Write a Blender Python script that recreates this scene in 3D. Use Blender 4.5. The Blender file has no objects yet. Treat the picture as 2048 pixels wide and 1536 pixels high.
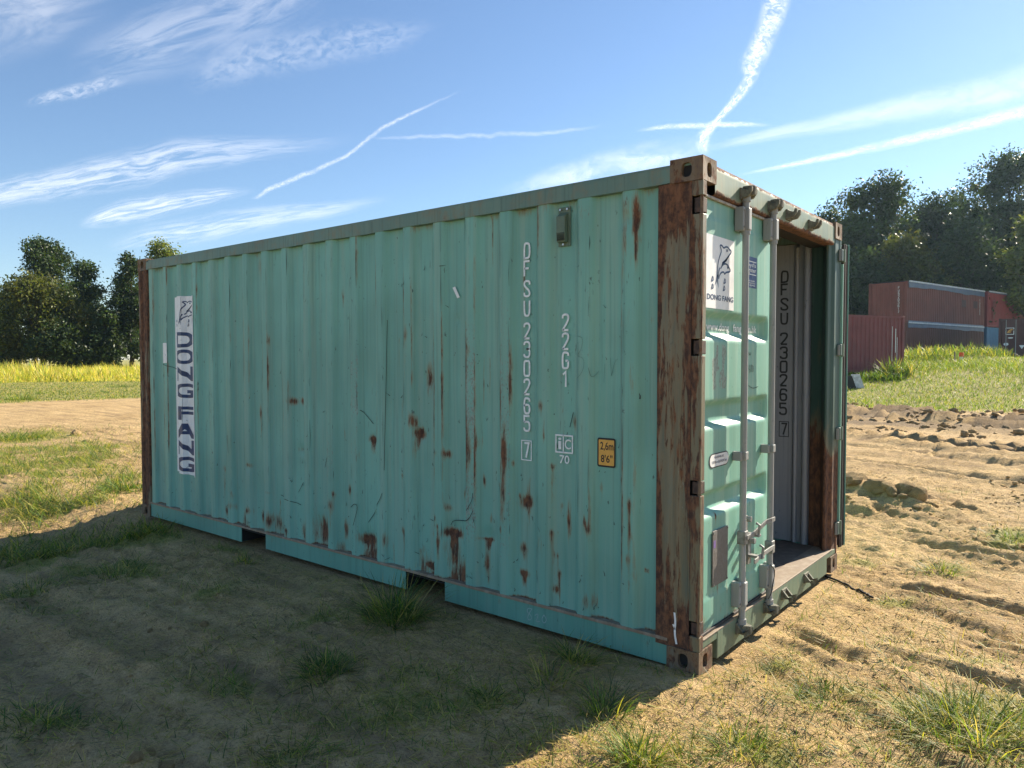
import bpy, bmesh, math, random
import numpy as np
from mathutils import Vector, Matrix

random.seed(7)
RNG = np.random.default_rng(11)
scene = bpy.context.scene
COL = scene.collection
PI = math.pi

# ------------------------------------------------------------------ camera
CAM = np.array([1.5435, -3.3940, 1.5960])
YAW, PITCH, ROLL, FPX = -0.680036, -0.0350966, -0.00043, 1463.665   # fitted to the container's corners
def cam_axes():
    f = np.array([math.sin(YAW)*math.cos(PITCH), math.cos(YAW)*math.cos(PITCH), math.sin(PITCH)])
    r = np.array([math.cos(YAW), -math.sin(YAW), 0.0]); u = np.cross(r, f)
    c, s = math.cos(ROLL), math.sin(ROLL)
    return c*r + s*u, -s*r + c*u, f
R_, U_, F_ = cam_axes()
cd = bpy.data.cameras.new('camera'); cam = bpy.data.objects.new('camera', cd); COL.objects.link(cam)
cd.sensor_width = 36.0; cd.lens = FPX/2048*36.0; cd.clip_start = 0.05; cd.clip_end = 20000
cam.matrix_world = Matrix(((R_[0], U_[0], -F_[0], CAM[0]), (R_[1], U_[1], -F_[1], CAM[1]), (R_[2], U_[2], -F_[2], CAM[2]), (0, 0, 0, 1)))
scene.camera = cam
def ray(px, py): return F_ + R_*(px-1024)/FPX - U_*(py-768)/FPX
def at(px, py, depth): return CAM + ray(px, py)*depth
def onplane(px, py, ax, v):
    d = ray(px, py); return CAM + d*((v-CAM[ax])/d[ax])
def gpt(px, py, z=0.0): return onplane(px, py, 2, z)

# ------------------------------------------------------------------ light
SUN_AZ = math.radians(12.3)      # from +Y towards +X
SUN_EL = math.radians(30.0)
scene.view_settings.view_transform = 'Standard'; scene.view_settings.look = 'None'
scene.view_settings.gamma = 1.0; scene.view_settings.use_curve_mapping = False
scene.view_settings.exposure = 1.20
sd = bpy.data.lights.new('sun', 'SUN'); sd.energy = 5.0; sd.angle = math.radians(0.53); sd.color = (1.0, 0.89, 0.72)
sun = bpy.data.objects.new('sun', sd); COL.objects.link(sun)
sdir = Vector((math.sin(SUN_AZ)*math.cos(SUN_EL), math.cos(SUN_AZ)*math.cos(SUN_EL), math.sin(SUN_EL)))
sun.rotation_euler = sdir.to_track_quat('Z', 'Y').to_euler(); sun.location = (10, 40, 25)

class NT:
    """small wrapper round a node tree"""
    def __init__(self, tree):
        self.t = tree; tree.nodes.clear()
    def n(self, typ, ins=None, **props):
        nd = self.t.nodes.new(typ)
        for k, v in props.items(): setattr(nd, k, v)
        for k, v in (ins or {}).items(): self.set(nd.inputs[k], v)
        return nd
    def set(self, sock, v):
        if isinstance(v, bpy.types.NodeSocket): self.t.links.new(v, sock)
        elif isinstance(v, bpy.types.Node): self.t.links.new(v.outputs[0], sock)
        else:
            if hasattr(sock.default_value, '__len__') and not hasattr(v, '__len__'): v = (v,)*len(sock.default_value)
            if hasattr(v, '__len__') and len(sock.default_value) == 4 and len(v) == 3: v = (*v, 1.0)
            sock.default_value = v
    def m(self, op, a, b=0.0, c=0.0, clamp=False):
        nd = self.n('ShaderNodeMath', {0: a, 1: b, 2: c}, operation=op); nd.use_clamp = clamp; return nd.outputs[0]
    def v(self, op, a, b=(0, 0, 0), out=0):
        return self.n('ShaderNodeVectorMath', {0: a, 1: b}, operation=op).outputs[out]
    def noise(self, vec, scale, detail=4.0, rough=0.55, dist=0.0, out=0):
        return self.n('ShaderNodeTexNoise', {'Vector': vec, 'Scale': scale, 'Detail': detail, 'Roughness': rough, 'Distortion': dist}).outputs[out]
    def ss(self, x, a, b, lo=0.0, hi=1.0):
        return self.n('ShaderNodeMapRange', {'Value': x, 'From Min': a, 'From Max': b, 'To Min': lo, 'To Max': hi}, interpolation_type='SMOOTHSTEP').outputs[0]
    def mix(self, f, a, b, blend='MIX'):
        nd = self.n('ShaderNodeMix', {0: f, 6: a, 7: b}, data_type='RGBA', blend_type=blend); nd.clamp_factor = True
        return nd.outputs[2]
    def mul(self, vec, s): return self.v('MULTIPLY', vec, s)
    def attr(self, name): return self.n('ShaderNodeAttribute', attribute_name=name)

# ------------------------------------------------------------------ sky
world = bpy.data.worlds.new('World'); scene.world = world; world.use_nodes = True
w = NT(world.node_tree)
SKY_STRENGTH = 0.074
sky = w.n('ShaderNodeTexSky', sky_type='NISHITA'); sky.sun_disc = False
sky.sun_elevation = SUN_EL; sky.sun_rotation = SUN_AZ
sky.air_density = 1.0; sky.dust_density = 0.10; sky.ozone_density = 3.5; sky.altitude = 50
w.n('ShaderNodeOutputWorld', {0: w.n('ShaderNodeBackground', {0: sky.outputs[0], 1: SKY_STRENGTH}).outputs[0]})

# ------------------------------------------------------------------ helpers
def tag(o, label=None, cat=None, group=None, kind=None):
    if label: o['label'] = label
    if cat: o['category'] = cat
    if group: o['group'] = group
    if kind: o['kind'] = kind
    return o
def empty(name, loc=(0, 0, 0), rz=0.0):
    o = bpy.data.objects.new(name, None); COL.objects.link(o); o.location = loc; o.rotation_euler = (0, 0, rz)
    o.empty_display_size = 0.2
    return o
def link(name, me, parent=None, mat=None, loc=None):
    if mat is not None and not me.materials: me.materials.append(mat)
    o = bpy.data.objects.new(name, me); COL.objects.link(o)
    if parent is not None: o.parent = parent
    if loc is not None: o.location = loc
    return o
def copy_tree(o, parent=None):
    c = o.copy(); COL.objects.link(c); c.parent = parent
    for ch in list(o.children): copy_tree(ch, c)
    return c
def mesh_np(name, V, F, smooth=False, attrs=None, cols=None):
    """V (n,3); F (m,3) or (m,4) arrays"""
    V = np.ascontiguousarray(V, dtype=np.float32); F = np.ascontiguousarray(F, dtype=np.int32)
    me = bpy.data.meshes.new(name); k = F.shape[1]
    me.vertices.add(len(V)); me.vertices.foreach_set('co', V.ravel())
    me.loops.add(F.size); me.loops.foreach_set('vertex_index', F.ravel())
    me.polygons.add(len(F)); me.polygons.foreach_set('loop_start', np.arange(0, F.size, k, dtype=np.int32))
    if smooth: me.polygons.foreach_set('use_smooth', np.ones(len(F), dtype=bool))
    me.update(calc_edges=True); me.validate()
    for nm, a in (attrs or {}).items():
        at_ = me.attributes.new(nm, 'FLOAT', 'POINT'); at_.data.foreach_set('value', np.ascontiguousarray(a, dtype=np.float32).ravel())
    for nm, a in (cols or {}).items():
        at_ = me.attributes.new(nm, 'FLOAT_COLOR', 'POINT')
        a4 = np.ones((len(V), 4), np.float32); a4[:, :3] = a; at_.data.foreach_set('color', a4.ravel())
    return me
def grid_faces(nu, nv):
    i = np.arange(nu-1)[:, None]*nv + np.arange(nv-1)[None, :]
    return np.stack([i, i+nv, i+nv+1, i+1], -1).reshape(-1, 4)
class MB:
    """collects shapes into one mesh"""
    def __init__(s): s.V = []; s.F = []
    def add(s, V, F):
        k = len(s.V); s.V += [tuple(v) for v in V]; s.F += [tuple(i+k for i in f) for f in F]; return s
    def box(s, x0, x1, y0, y1, z0, z1):
        V = [(x0,y0,z0),(x1,y0,z0),(x1,y1,z0),(x0,y1,z0),(x0,y0,z1),(x1,y0,z1),(x1,y1,z1),(x0,y1,z1)]
        return s.add(V, [(0,3,2,1),(4,5,6,7),(0,1,5,4),(1,2,6,5),(2,3,7,6),(3,0,4,7)])
    def obox(s, c, ax, ay, az, hx, hy, hz):
        c, ax, ay, az = map(lambda q: np.array(q, float), (c, ax, ay, az)); V = []
        for sz in (-1, 1):
            for sx, sy in ((-1,-1),(1,-1),(1,1),(-1,1)): V.append(c+ax*hx*sx+ay*hy*sy+az*hz*sz)
        return s.add(V, [(0,3,2,1),(4,5,6,7),(0,1,5,4),(1,2,6,5),(2,3,7,6),(3,0,4,7)])
    def prism(s, poly, axis, a, b):
        """poly: 2D points; axis 0/1/2 extruded a..b; the other two axes in order"""
        n = len(poly); V = []
        for t in (a, b):
            for p in poly:
                q = [p[0], p[1]]; q.insert(axis, t); V.append(q)
        F = [tuple(range(n-1, -1, -1)), tuple(range(n, 2*n))]
        F += [(i, (i+1) % n, (i+1) % n+n, i+n) for i in range(n)]
        return s.add(V, F)
    def tube(s, pts, rad, n=10, caps=True):
        pts = [np.array(p, float) for p in pts]; k = len(pts)
        rad = list(rad) if hasattr(rad, '__len__') else [rad]*k
        V = []; ref = np.array([0.13, 0.21, 0.97])
        for i, p in enumerate(pts):
            d = pts[min(i+1, k-1)]-pts[max(i-1, 0)]; d /= np.linalg.norm(d)+1e-9
            a = np.cross(d, ref if abs(d@ref) < 0.95 else np.array([1., 0, 0])); a /= np.linalg.norm(a); b = np.cross(d, a)
            for j in range(n):
                th = 2*PI*j/n; V.append(p+rad[i]*(a*math.cos(th)+b*math.sin(th)))
        F = [(i*n+j, i*n+(j+1) % n, (i+1)*n+(j+1) % n, (i+1)*n+j) for i in range(k-1) for j in range(n)]
        if caps: F += [tuple(range(n-1, -1, -1)), tuple(range((k-1)*n, k*n))]
        return s.add(V, F)
    def build(s, name, mat, parent=None, bevel=0.0, seg=2, smooth=False, loc=None):
        me = bpy.data.meshes.new(name); me.from_pydata(s.V, [], s.F); me.update()
        bm = bmesh.new(); bm.from_mesh(me); bmesh.ops.recalc_face_normals(bm, faces=bm.faces); bm.to_mesh(me); bm.free()
        if smooth:
            me.polygons.foreach_set('use_smooth', np.ones(len(me.polygons), dtype=bool))
            try: me.set_sharp_from_angle(angle=math.radians(40))
            except Exception: pass
        o = link(name, me, parent, mat, loc)
        if bevel:
            m = o.modifiers.new('bevel', 'BEVEL'); m.width = bevel; m.segments = seg; m.limit_method = 'ANGLE'; m.angle_limit = math.radians(40)
            m.harden_normals = False
        return o

def _hash(ix, iy, seed):
    h = (ix.astype(np.int64)*374761393 + iy.astype(np.int64)*668265263 + seed*974711) & 0xffffffff
    h = ((h ^ (h >> 13))*1274126177) & 0xffffffff
    return ((h ^ (h >> 16)) & 0xffff)/65535.0
def vnoise(x, y, seed=0):
    x = np.asarray(x, float); y = np.asarray(y, float)
    ix = np.floor(x); iy = np.floor(y); fx = x-ix; fy = y-iy
    fx = fx*fx*fx*(fx*(fx*6-15)+10); fy = fy*fy*fy*(fy*(fy*6-15)+10)
    a = _hash(ix, iy, seed); b = _hash(ix+1, iy, seed); c = _hash(ix, iy+1, seed); d = _hash(ix+1, iy+1, seed)
    return (a*(1-fx)+b*fx)*(1-fy)+(c*(1-fx)+d*fx)*fy
def fbm(x, y, seed=0, octv=4, gain=0.5):
    s = 0; a = 1; t = 0
    for k in range(octv):
        s = s+a*vnoise(x, y, seed+k*17); t += a; a *= gain
        x, y = 1.6*x+1.2*y+3.1, -1.2*x+1.6*y+7.7
    return s/t
def smooth(a, b, x):
    t = np.clip((np.asarray(x, float)-a)/(b-a), 0, 1); return t*t*(3-2*t)
def seg_dist(x, y, a, b):
    ax, ay = a; bx, by = b; L2 = (bx-ax)**2+(by-ay)**2
    t = np.clip(((x-ax)*(bx-ax)+(y-ay)*(by-ay))/L2, 0, 1)
    return np.hypot(x-(ax+t*(bx-ax)), y-(ay+t*(by-ay))), t

# ------------------------------------------------------------------ materials
def new_mat(name):
    m = bpy.data.materials.new(name); m.use_nodes = True; return m, NT(m.node_tree)
def finish(t, col, rough=0.6, metal=0.0, height=None, bump=0.3, dist=0.01, spec=0.5, sheen=None):
    ins = {'Base Color': col, 'Roughness': rough, 'Metallic': metal, 'Specular IOR Level': spec}
    b = t.n('ShaderNodeBsdfPrincipled', ins)
    if height is not None:
        t.set(b.inputs['Normal'], t.n('ShaderNodeBump', {'Strength': bump, 'Distance': dist, 'Height': height}).outputs[0])
    t.n('ShaderNodeOutputMaterial', {0: b.outputs[0]})
    return b
def mat_plain(name, col, rough=0.6, metal=0.0, var=0.25, scale=8.0, dirt=0.0, dirtcol=(0.16, 0.11, 0.07)):
    m, t = new_mat(name); co = t.n('ShaderNodeTexCoord').outputs['Object']
    n1 = t.noise(co, scale, 5.0); n2 = t.noise(co, scale*6, 3.0)
    c = t.mix(t.ss(n1, 0.3, 0.7), tuple(x*(1-var) for x in col), tuple(min(1, x*(1+var*0.7)) for x in col))
    if dirt: c = t.mix(t.m('MULTIPLY', t.ss(t.noise(t.mul(co, (1, 1, 0.35)), scale*1.7, 6.0, 0.65), 0.48, 0.7), dirt), c, dirtcol)
    finish(t, c, t.ss(n1, 0.2, 0.8, rough-0.1, min(1, rough+0.1)), metal, n2, 0.12, 0.004)
    return m
def paint(name, base, bias=0.0, attr=True, vert=0.22, faded=(0.30, 0.37, 0.32), fade=0.25, rough=0.5, rustscale=9.0, grime=0.35, chips=0.5, scuff=0.0, soft=False):
    """weathered container paint: fading, run-off grime, chips, scuffs, rust (a 'rust' and a 'wear' attribute steer where)"""
    m, t = new_mat(name); co = t.n('ShaderNodeTexCoord').outputs['Object']
    big = t.noise(co, 1.1, 4.0); run = t.noise(t.mul(co, (1, 1, 0.035)), 16.0, 5.0, 0.6); run2 = t.noise(t.mul(co, (1, 1, 0.02)), 55.0, 3.0)
    fine = t.noise(co, 60.0, 4.0, 0.65)
    c = t.mix(t.ss(big, 0.3, 0.72), tuple(x*0.86 for x in base), tuple(x*1.12 for x in base))
    c = t.mix(t.m('MULTIPLY', t.ss(run, 0.44, 0.66), fade), c, faded)
    c = t.mix(t.m('MULTIPLY', t.ss(run2, 0.50, 0.70), grime), c, tuple(x*0.55 for x in base))
    rn = t.m('ADD', t.m('MULTIPLY', t.noise(t.mul(co, (1, 1, vert)), rustscale, 5.0, 0.6, 0.3), 0.5), t.m('MULTIPLY', t.noise(t.mul(co, (1, 1, max(vert, 0.16)*0.6)), rustscale*4.5, 6.0, 0.72, 0.5), 0.5))
    if attr:
        ra = t.attr('rust').outputs['Fac']; wa = t.attr('wear').outputs['Fac']
    # scuffed to primer along the proud edges
    if attr:
        spk = t.noise(t.mul(co, (1, 1, 0.4)), 95.0, 4.0, 0.7)
        wm = t.ss(t.m('ADD', t.m('MULTIPLY', wa, 1.2), t.m('MULTIPLY', t.m('SUBTRACT', spk, 0.5), 1.1)), 0.42, 0.58)
        c = t.mix(t.m('MULTIPLY', wm, 0.75), c, t.mix(t.ss(fine, 0.4, 0.6), (0.28, 0.33, 0.29), (0.18, 0.17, 0.145)))
    # chips
    if chips:
        ch = t.noise(t.mul(co, (1, 1, 0.45)), 26.0, 6.0, 0.72)
        c = t.mix(t.m('MULTIPLY', t.ss(ch, 0.655, 0.675), chips), c, (0.035, 0.05, 0.048))
        tk = t.noise(t.mul(co, (1, 1, 0.10)), 70.0, 3.0, 0.6)
        c = t.mix(t.m('MULTIPLY', t.m('MULTIPLY', t.ss(tk, 0.66, 0.70), t.ss(big, 0.45, 0.6)), chips*0.8), c, (0.05, 0.075, 0.07))
    if scuff:
        sc = t.noise(t.mul(co, (1, 1, 5.0)), 5.0, 6.0, 0.75, 1.5)
        c = t.mix(t.m('MULTIPLY', t.ss(sc, 0.66, 0.70), scuff), c, (0.03, 0.035, 0.03))
    lev = t.m('ADD', t.m('MULTIPLY', t.m('SUBTRACT', rn, 0.5), 2.6), bias)
    if attr: lev = t.m('ADD', lev, t.m('MULTIPLY', ra, 1.42))
    stain = t.ss(lev, 0.05, 0.55); rust = t.ss(lev, 0.40, 0.70) if soft else t.ss(lev, 0.43, 0.58)
    c = t.mix(t.m('MULTIPLY', stain, 0.62), c, (0.235, 0.165, 0.082))
    rc = t.mix(t.ss(t.noise(t.mul(co, (1, 1, 0.5)), 34.0, 6.0, 0.7), 0.38, 0.64), (0.060, 0.031, 0.022), (0.19, 0.088, 0.044))
    rc = t.mix(t.m('MULTIPLY', t.ss(fine, 0.54, 0.78), 0.4), rc, (0.24, 0.115, 0.055))
    c = t.mix(rust, c, rc)
    ro = t.m('ADD', t.m('MULTIPLY', rust, 0.9-rough), t.ss(run, 0.2, 0.8, rough-0.06, rough+0.12))
    hgt = t.m('ADD', t.m('MULTIPLY', rust, t.m('MULTIPLY', fine, 0.9)), t.m('MULTIPLY', fine, 0.12))
    finish(t, c, ro, 0.0, hgt, 0.35, 0.004)
    return m
TEAL = (0.176, 0.415, 0.338)
M = {}
M['panel'] = paint('teal_panel_paint', TEAL, bias=-0.22, faded=(0.275, 0.42, 0.335), fade=0.55, grime=0.35, rustscale=16.0, chips=0.7, soft=True)
M['rail'] = paint('teal_rail_paint', (0.12, 0.33, 0.265), bias=-0.10, attr=False, vert=1.0, rustscale=6.0, fade=0.15, scuff=0.0)
M['toprail'] = paint('grey_green_rail_paint', (0.13, 0.225, 0.18), bias=0.12, attr=False, vert=1.0, rustscale=5.0, fade=0.3, faded=(0.22, 0.28, 0.22), grime=0.6)
M['post'] = paint('rusty_post_paint', (0.12, 0.14, 0.10), bias=0.37, attr=True, vert=0.10, rustscale=11.0, fade=0.4, faded=(0.25, 0.24, 0.18), grime=0.7, chips=0.9, scuff=0.25)
M['postedge'] = paint('rusty_edge_paint', (0.13, 0.15, 0.105), bias=0.52, attr=False, vert=0.10, rustscale=11.0, grime=0.7, chips=0.9)
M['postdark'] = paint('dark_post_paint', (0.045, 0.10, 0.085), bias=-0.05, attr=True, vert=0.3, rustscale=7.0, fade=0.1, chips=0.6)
M['casting'] = paint('rusty_casting', (0.12, 0.075, 0.055), bias=0.42, attr=False, vert=0.8, rustscale=12.0, rough=0.75)
M['door'] = paint('mint_door_paint', (0.20, 0.44, 0.35), bias=-0.36, faded=(0.40, 0.54, 0.43), fade=0.45, grime=0.2, chips=0.5)
M['header'] = paint('faded_header_paint', (0.15, 0.215, 0.15), bias=-0.08, attr=True, vert=0.5, rustscale=10.0, faded=(0.22, 0.26, 0.17), fade=0.6)
M['bar'] = paint('galvanised_bar', (0.30, 0.31, 0.30), bias=-0.12, attr=False, vert=0.2, rustscale=9.0, faded=(0.42, 0.42, 0.41), fade=0.6, chips=0.3, rough=0.5)
M['zinc'] = mat_plain('worn_zinc', (0.27, 0.27, 0.26), 0.55, 0.1, 0.35, 30.0, 0.5)
M['iron'] = mat_plain('dark_rusty_iron', (0.075, 0.05, 0.04), 0.8, 0.1, 0.5, 40.0, 0.5, (0.18, 0.09, 0.05))
M['keeper'] = mat_plain('dirty_keeper', (0.16, 0.16, 0.12), 0.75, 0.1, 0.5, 40.0, 0.6, (0.14, 0.08, 0.05))
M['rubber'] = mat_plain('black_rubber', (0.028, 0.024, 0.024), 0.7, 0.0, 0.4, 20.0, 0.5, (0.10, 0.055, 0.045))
M['gasket'] = mat_plain('grey_gasket', (0.34, 0.33, 0.30), 0.7, 0.0, 0.3, 20.0, 0.7, (0.10, 0.08, 0.06))
M['vent'] = mat_plain('olive_vent', (0.115, 0.17, 0.12), 0.6, 0.0, 0.15, 25.0, 0.2)
M['bolt'] = mat_plain('steel_bolt', (0.5, 0.52, 0.52), 0.35, 0.7, 0.2, 60.0)
M['dark'] = mat_plain('shade_and_scratch_black', (0.02, 0.02, 0.02), 0.9)  # near-black for scratches and for shade put into pockets, holes and header underside
M['inner'] = paint('grey_inner_paint', (0.30, 0.32, 0.36), bias=-0.45, attr=False, fade=0.3, faded=(0.36, 0.36, 0.38), chips=0.5)
M['ink'] = mat_plain('black_ink', (0.035, 0.04, 0.045), 0.6, 0.0, 0.3, 60.0)
M['white'] = mat_plain('white_vinyl', (0.84, 0.84, 0.83), 0.45, 0.0, 0.08, 12.0, 0.15, (0.36, 0.33, 0.28))
M['letter'] = mat_plain('white_lettering', (0.82, 0.85, 0.84), 0.5, 0.0, 0.14, 40.0, 0.2, (0.30, 0.40, 0.38))
M['navy'] = mat_plain('navy_ink', (0.010, 0.040, 0.125), 0.45, 0.0, 0.15, 20.0)
M['blue'] = mat_plain('royal_blue_vinyl', (0.012, 0.04, 0.17), 0.45, 0.0, 0.12, 20.0)
M['yellow'] = mat_plain('amber_vinyl', (0.72, 0.38, 0.07), 0.45, 0.0, 0.08, 20.0)
M['black'] = mat_plain('black_print', (0.012, 0.013, 0.014), 0.5)
M['plate'] = mat_plain('dull_plate', (0.20, 0.185, 0.175), 0.6, 0.3, 0.2, 60.0, 0.5, (0.12, 0.09, 0.07))
M['purple'] = mat_plain('purple_vinyl', (0.20, 0.13, 0.34), 0.5)
M['chalk'] = mat_plain('chalk', (0.35, 0.45, 0.44), 0.9)
M['wood'] = paint('worn_floor_ply', (0.17, 0.125, 0.095), bias=-0.5, attr=False, vert=1.0, fade=0.5, faded=(0.27, 0.22, 0.18), chips=0.6, rough=0.75)
M['cable'] = mat_plain('black_cable', (0.015, 0.015, 0.015), 0.5)
M['rustplate'] = paint('rusty_sill_plate', (0.27, 0.20, 0.14), bias=0.12, attr=False, vert=1.0, rustscale=8.0, fade=0.6, faded=(0.40, 0.33, 0.25), rough=0.7)
def chaikin(p, n=2):
    p = [np.array(q, float) for q in p]
    for _ in range(n):
        o = [p[0]]
        for a, b in zip(p[:-1], p[1:]): o += [a*0.75+b*0.25, a*0.25+b*0.75]
        p = o+[p[-1]]
    return p
# ------------------------------------------------------------------ high clouds and condensation trails: thin vapour sheets a kilometre up, lit by the sun
m, t = new_mat('ice_cloud'); co = t.n('ShaderNodeUVMap', uv_map='UVMap').outputs[0]
at_t = t.attr('t').outputs['Fac']; gain_ = t.attr('gain').outputs['Fac']; flo_ = t.attr('solid').outputs['Fac']; stx = t.attr('fine').outputs['Vector']
sv = t.n('ShaderNodeSeparateXYZ', {0: co}).outputs[1]
core = t.ss(t.m('ABSOLUTE', sv), 1.0, 0.1)
q1 = t.noise(t.v('MULTIPLY', co, stx), 1.0, 6.0, 0.66, 0.8); q2 = t.noise(t.mul(t.v('MULTIPLY', co, stx), (0.22, 0.45, 1)), 1.0, 3.0, 0.5)
tx = t.ss(t.m('ADD', t.m('MULTIPLY', q1, 0.65), t.m('MULTIPLY', q2, 0.35)), 0.38, 0.62)
al = t.m('MULTIPLY', t.m('ADD', t.m('MULTIPLY', tx, t.m('SUBTRACT', 1.0, flo_)), flo_), t.m('MULTIPLY', core, gain_))
al = t.m('MULTIPLY', al, at_t, clamp=True)
t.n('ShaderNodeOutputMaterial', {0: t.n('ShaderNodeMixShader', {0: al, 1: t.n('ShaderNodeBsdfTransparent').outputs[0], 2: t.n('ShaderNodeBsdfTranslucent', {'Color': (0.95, 0.95, 0.95, 1)}).outputs[0]}).outputs[0]})
M['cloud'] = m
CLOUD_Z = 1000.0
def layer(px, py):
    d = ray(px, py); return CAM[:2]+d[:2]*((CLOUD_Z-CAM[2])/d[2])
def cloud(name, label, cat, pts, gain, solid, fine, wob=0.0, group=None, ends=(0.1, 0.1), seed=0):
    """pts: sky points (photo px, py, full width in photo px) the band runs through"""
    P_ = chaikin(pts, 3); n = 70; cum = np.concatenate([[0], np.cumsum([np.linalg.norm(b[:2]-a_[:2]) for a_, b in zip(P_[:-1], P_[1:])])]); P_ = np.array(P_)
    s = np.linspace(0, cum[-1], n); X_ = np.interp(s, cum, P_[:, 0]); Y_ = np.interp(s, cum, P_[:, 1]); W_2 = np.interp(s, cum, P_[:, 2])
    dx = np.gradient(X_); dy = np.gradient(Y_); L = np.hypot(dx, dy); nx, ny = -dy/L, dx/L
    k = s/np.mean(W_2); o = wob*W_2*((fbm(k*0.55, k*0+seed, 401, 3)-.5)*2); X_ += nx*o; Y_ += ny*o
    V = []; uv = []; tt = []; m_ = 5
    for i in range(n):
        for j in range(m_):
            f = -1+2*j/(m_-1); q = layer(X_[i]+nx[i]*f*W_2[i]/2, Y_[i]+ny[i]*f*W_2[i]/2); V.append((q[0], q[1], CLOUD_Z+seed*2.0)); uv.append((k[i]*2+seed*7.3, f)); u = i/(n-1)
            tt.append(float(smooth(0, ends[0], u)*smooth(1, 1-ends[1], u)))
    N = len(V); F = grid_faces(n, m_)
    me = mesh_np(name, np.array(V), F, True, {'t': np.array(tt), 'gain': np.full(N, gain), 'solid': np.full(N, solid)})
    at_ = me.attributes.new('fine', 'FLOAT_VECTOR', 'POINT'); at_.data.foreach_set('vector', np.tile(np.array([fine[0], fine[1], 1.0], np.float32), N))
    ul = me.uv_layers.new(name='UVMap'); li = np.zeros(len(me.loops), np.int32); me.loops.foreach_get('vertex_index', li); ul.data.foreach_set('uv', np.array(uv, np.float32)[li].ravel())
    return tag(link(name, me, None, M['cloud']), label, cat, group)
C_ = 'contrail'
cloud('condensation_trail', 'broad puffy white trail rising steeply above the near top corner casting', C_, [(1562, -70, 80), (1545, 20, 66), (1528, 80, 58), (1500, 138, 62), (1508, 152, 34), (1476, 196, 28), (1440, 235, 18), (1426, 250, 22), (1402, 275, 40), (1412, 312, 24)], .58, .12, (2.6, 2.2), .10, ends=(.01, .05), seed=1)
cloud('condensation_trail', 'thin kinked diagonal trail in the middle of the sky', C_, [(500, 402, 8), (545, 378, 15), (620, 345, 14), (690, 318, 10), (745, 272, 12), (810, 232, 10), (870, 208, 8), (950, 172, 5)], .32, .30, (.7, 1.3), .30, ends=(.06, .35), seed=2)
cloud('condensation_trail', 'broad faint fan shaped trail widening to the right picture edge', C_, [(1385, 306, 16), (1560, 268, 34), (1800, 222, 70), (2350, 120, 150)], .26, .45, (.5, 1.6), .06, ends=(.15, .02), seed=3)
cloud('condensation_trail', 'narrow bright trail slanting to the right edge below the fan shaped one', C_, [(1462, 356, 6), (1640, 320, 18), (1850, 276, 30), (2350, 150, 52)], .40, .4, (.6, 1.5), .12, ends=(.12, .02), seed=4)
cloud('condensation_trail', 'short level streak crossing the puffy trail', C_, [(1265, 268, 8), (1330, 258, 14), (1440, 252, 18), (1560, 258, 8)], .42, .4, (.6, 1.4), .2, ends=(.25, .3), seed=5)
cloud('condensation_trail', 'very thin level streak right of the kinked trail', C_, [(720, 282, 6), (860, 278, 12), (1010, 275, 14), (1120, 270, 12), (1230, 252, 8)], .18, .4, (.5, 1.2), .3, ends=(.2, .25), seed=6)
K_ = 'cloud'
cloud('cirrus_cloud', 'long feathery cirrus streak reaching in from the left edge at mid height', K_, [(-120, 412, 60), (120, 372, 80), (300, 330, 104), (480, 305, 70), (760, 282, 30)], .34, .02, (.45, 4.6), .1, ends=(.05, .5), seed=7)
cloud('cirrus_cloud', 'bright wedge of cirrus just above the far end of the container', K_, [(150, 455, 18), (230, 430, 64), (350, 408, 58), (520, 384, 16)], .40, .08, (.3, 4.2), .08, ends=(.15, .3), seed=8)
cloud('cirrus_cloud', 'faint cirrus veil low over the far end of the container', K_, [(200, 500, 40), (420, 455, 80), (620, 430, 46), (800, 402, 20)], .28, .06, (.3, 4.0), .1, ends=(.2, .3), seed=9)
cloud('cirrus_cloud', 'small slanting wisp at the left below the high veil', K_, [(40, 222, 20), (140, 195, 44), (270, 165, 34)], .26, .05, (.9, 1.6), .1, ends=(.3, .3), seed=10)
cloud('cirrus_cloud', 'high veil of cirrus across the upper left sky', K_, [(120, 150, 120), (320, 90, 190), (520, 20, 210), (640, -40, 180)], .17, .05, (.6, 3.4), .05, ends=(.3, .1), seed=11)
cloud('cirrus_cloud', 'row of small ragged puffs right of the high veil', K_, [(360, 190, 60), (480, 140, 110), (640, 110, 120), (780, 90, 90), (900, 60, 40)], .14, .0, (1.6, 3.0), .1, ends=(.2, .3), seed=12)
cloud('cirrus_cloud', 'smooth pale veil in the upper left corner', K_, [(-260, 120, 200), (-60, 80, 220), (120, 40, 180), (260, 0, 80)], .24, .18, (.5, 1.6), .05, ends=(.05, .4), seed=13)
cloud('cirrus_cloud', 'soft white haze patch above the roof line beside the near post', K_, [(980, 402, 30), (1150, 360, 80), (1330, 322, 90), (1460, 300, 40)], .30, .2, (.5, 1.2), .05, ends=(.3, .3), seed=14)

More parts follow.
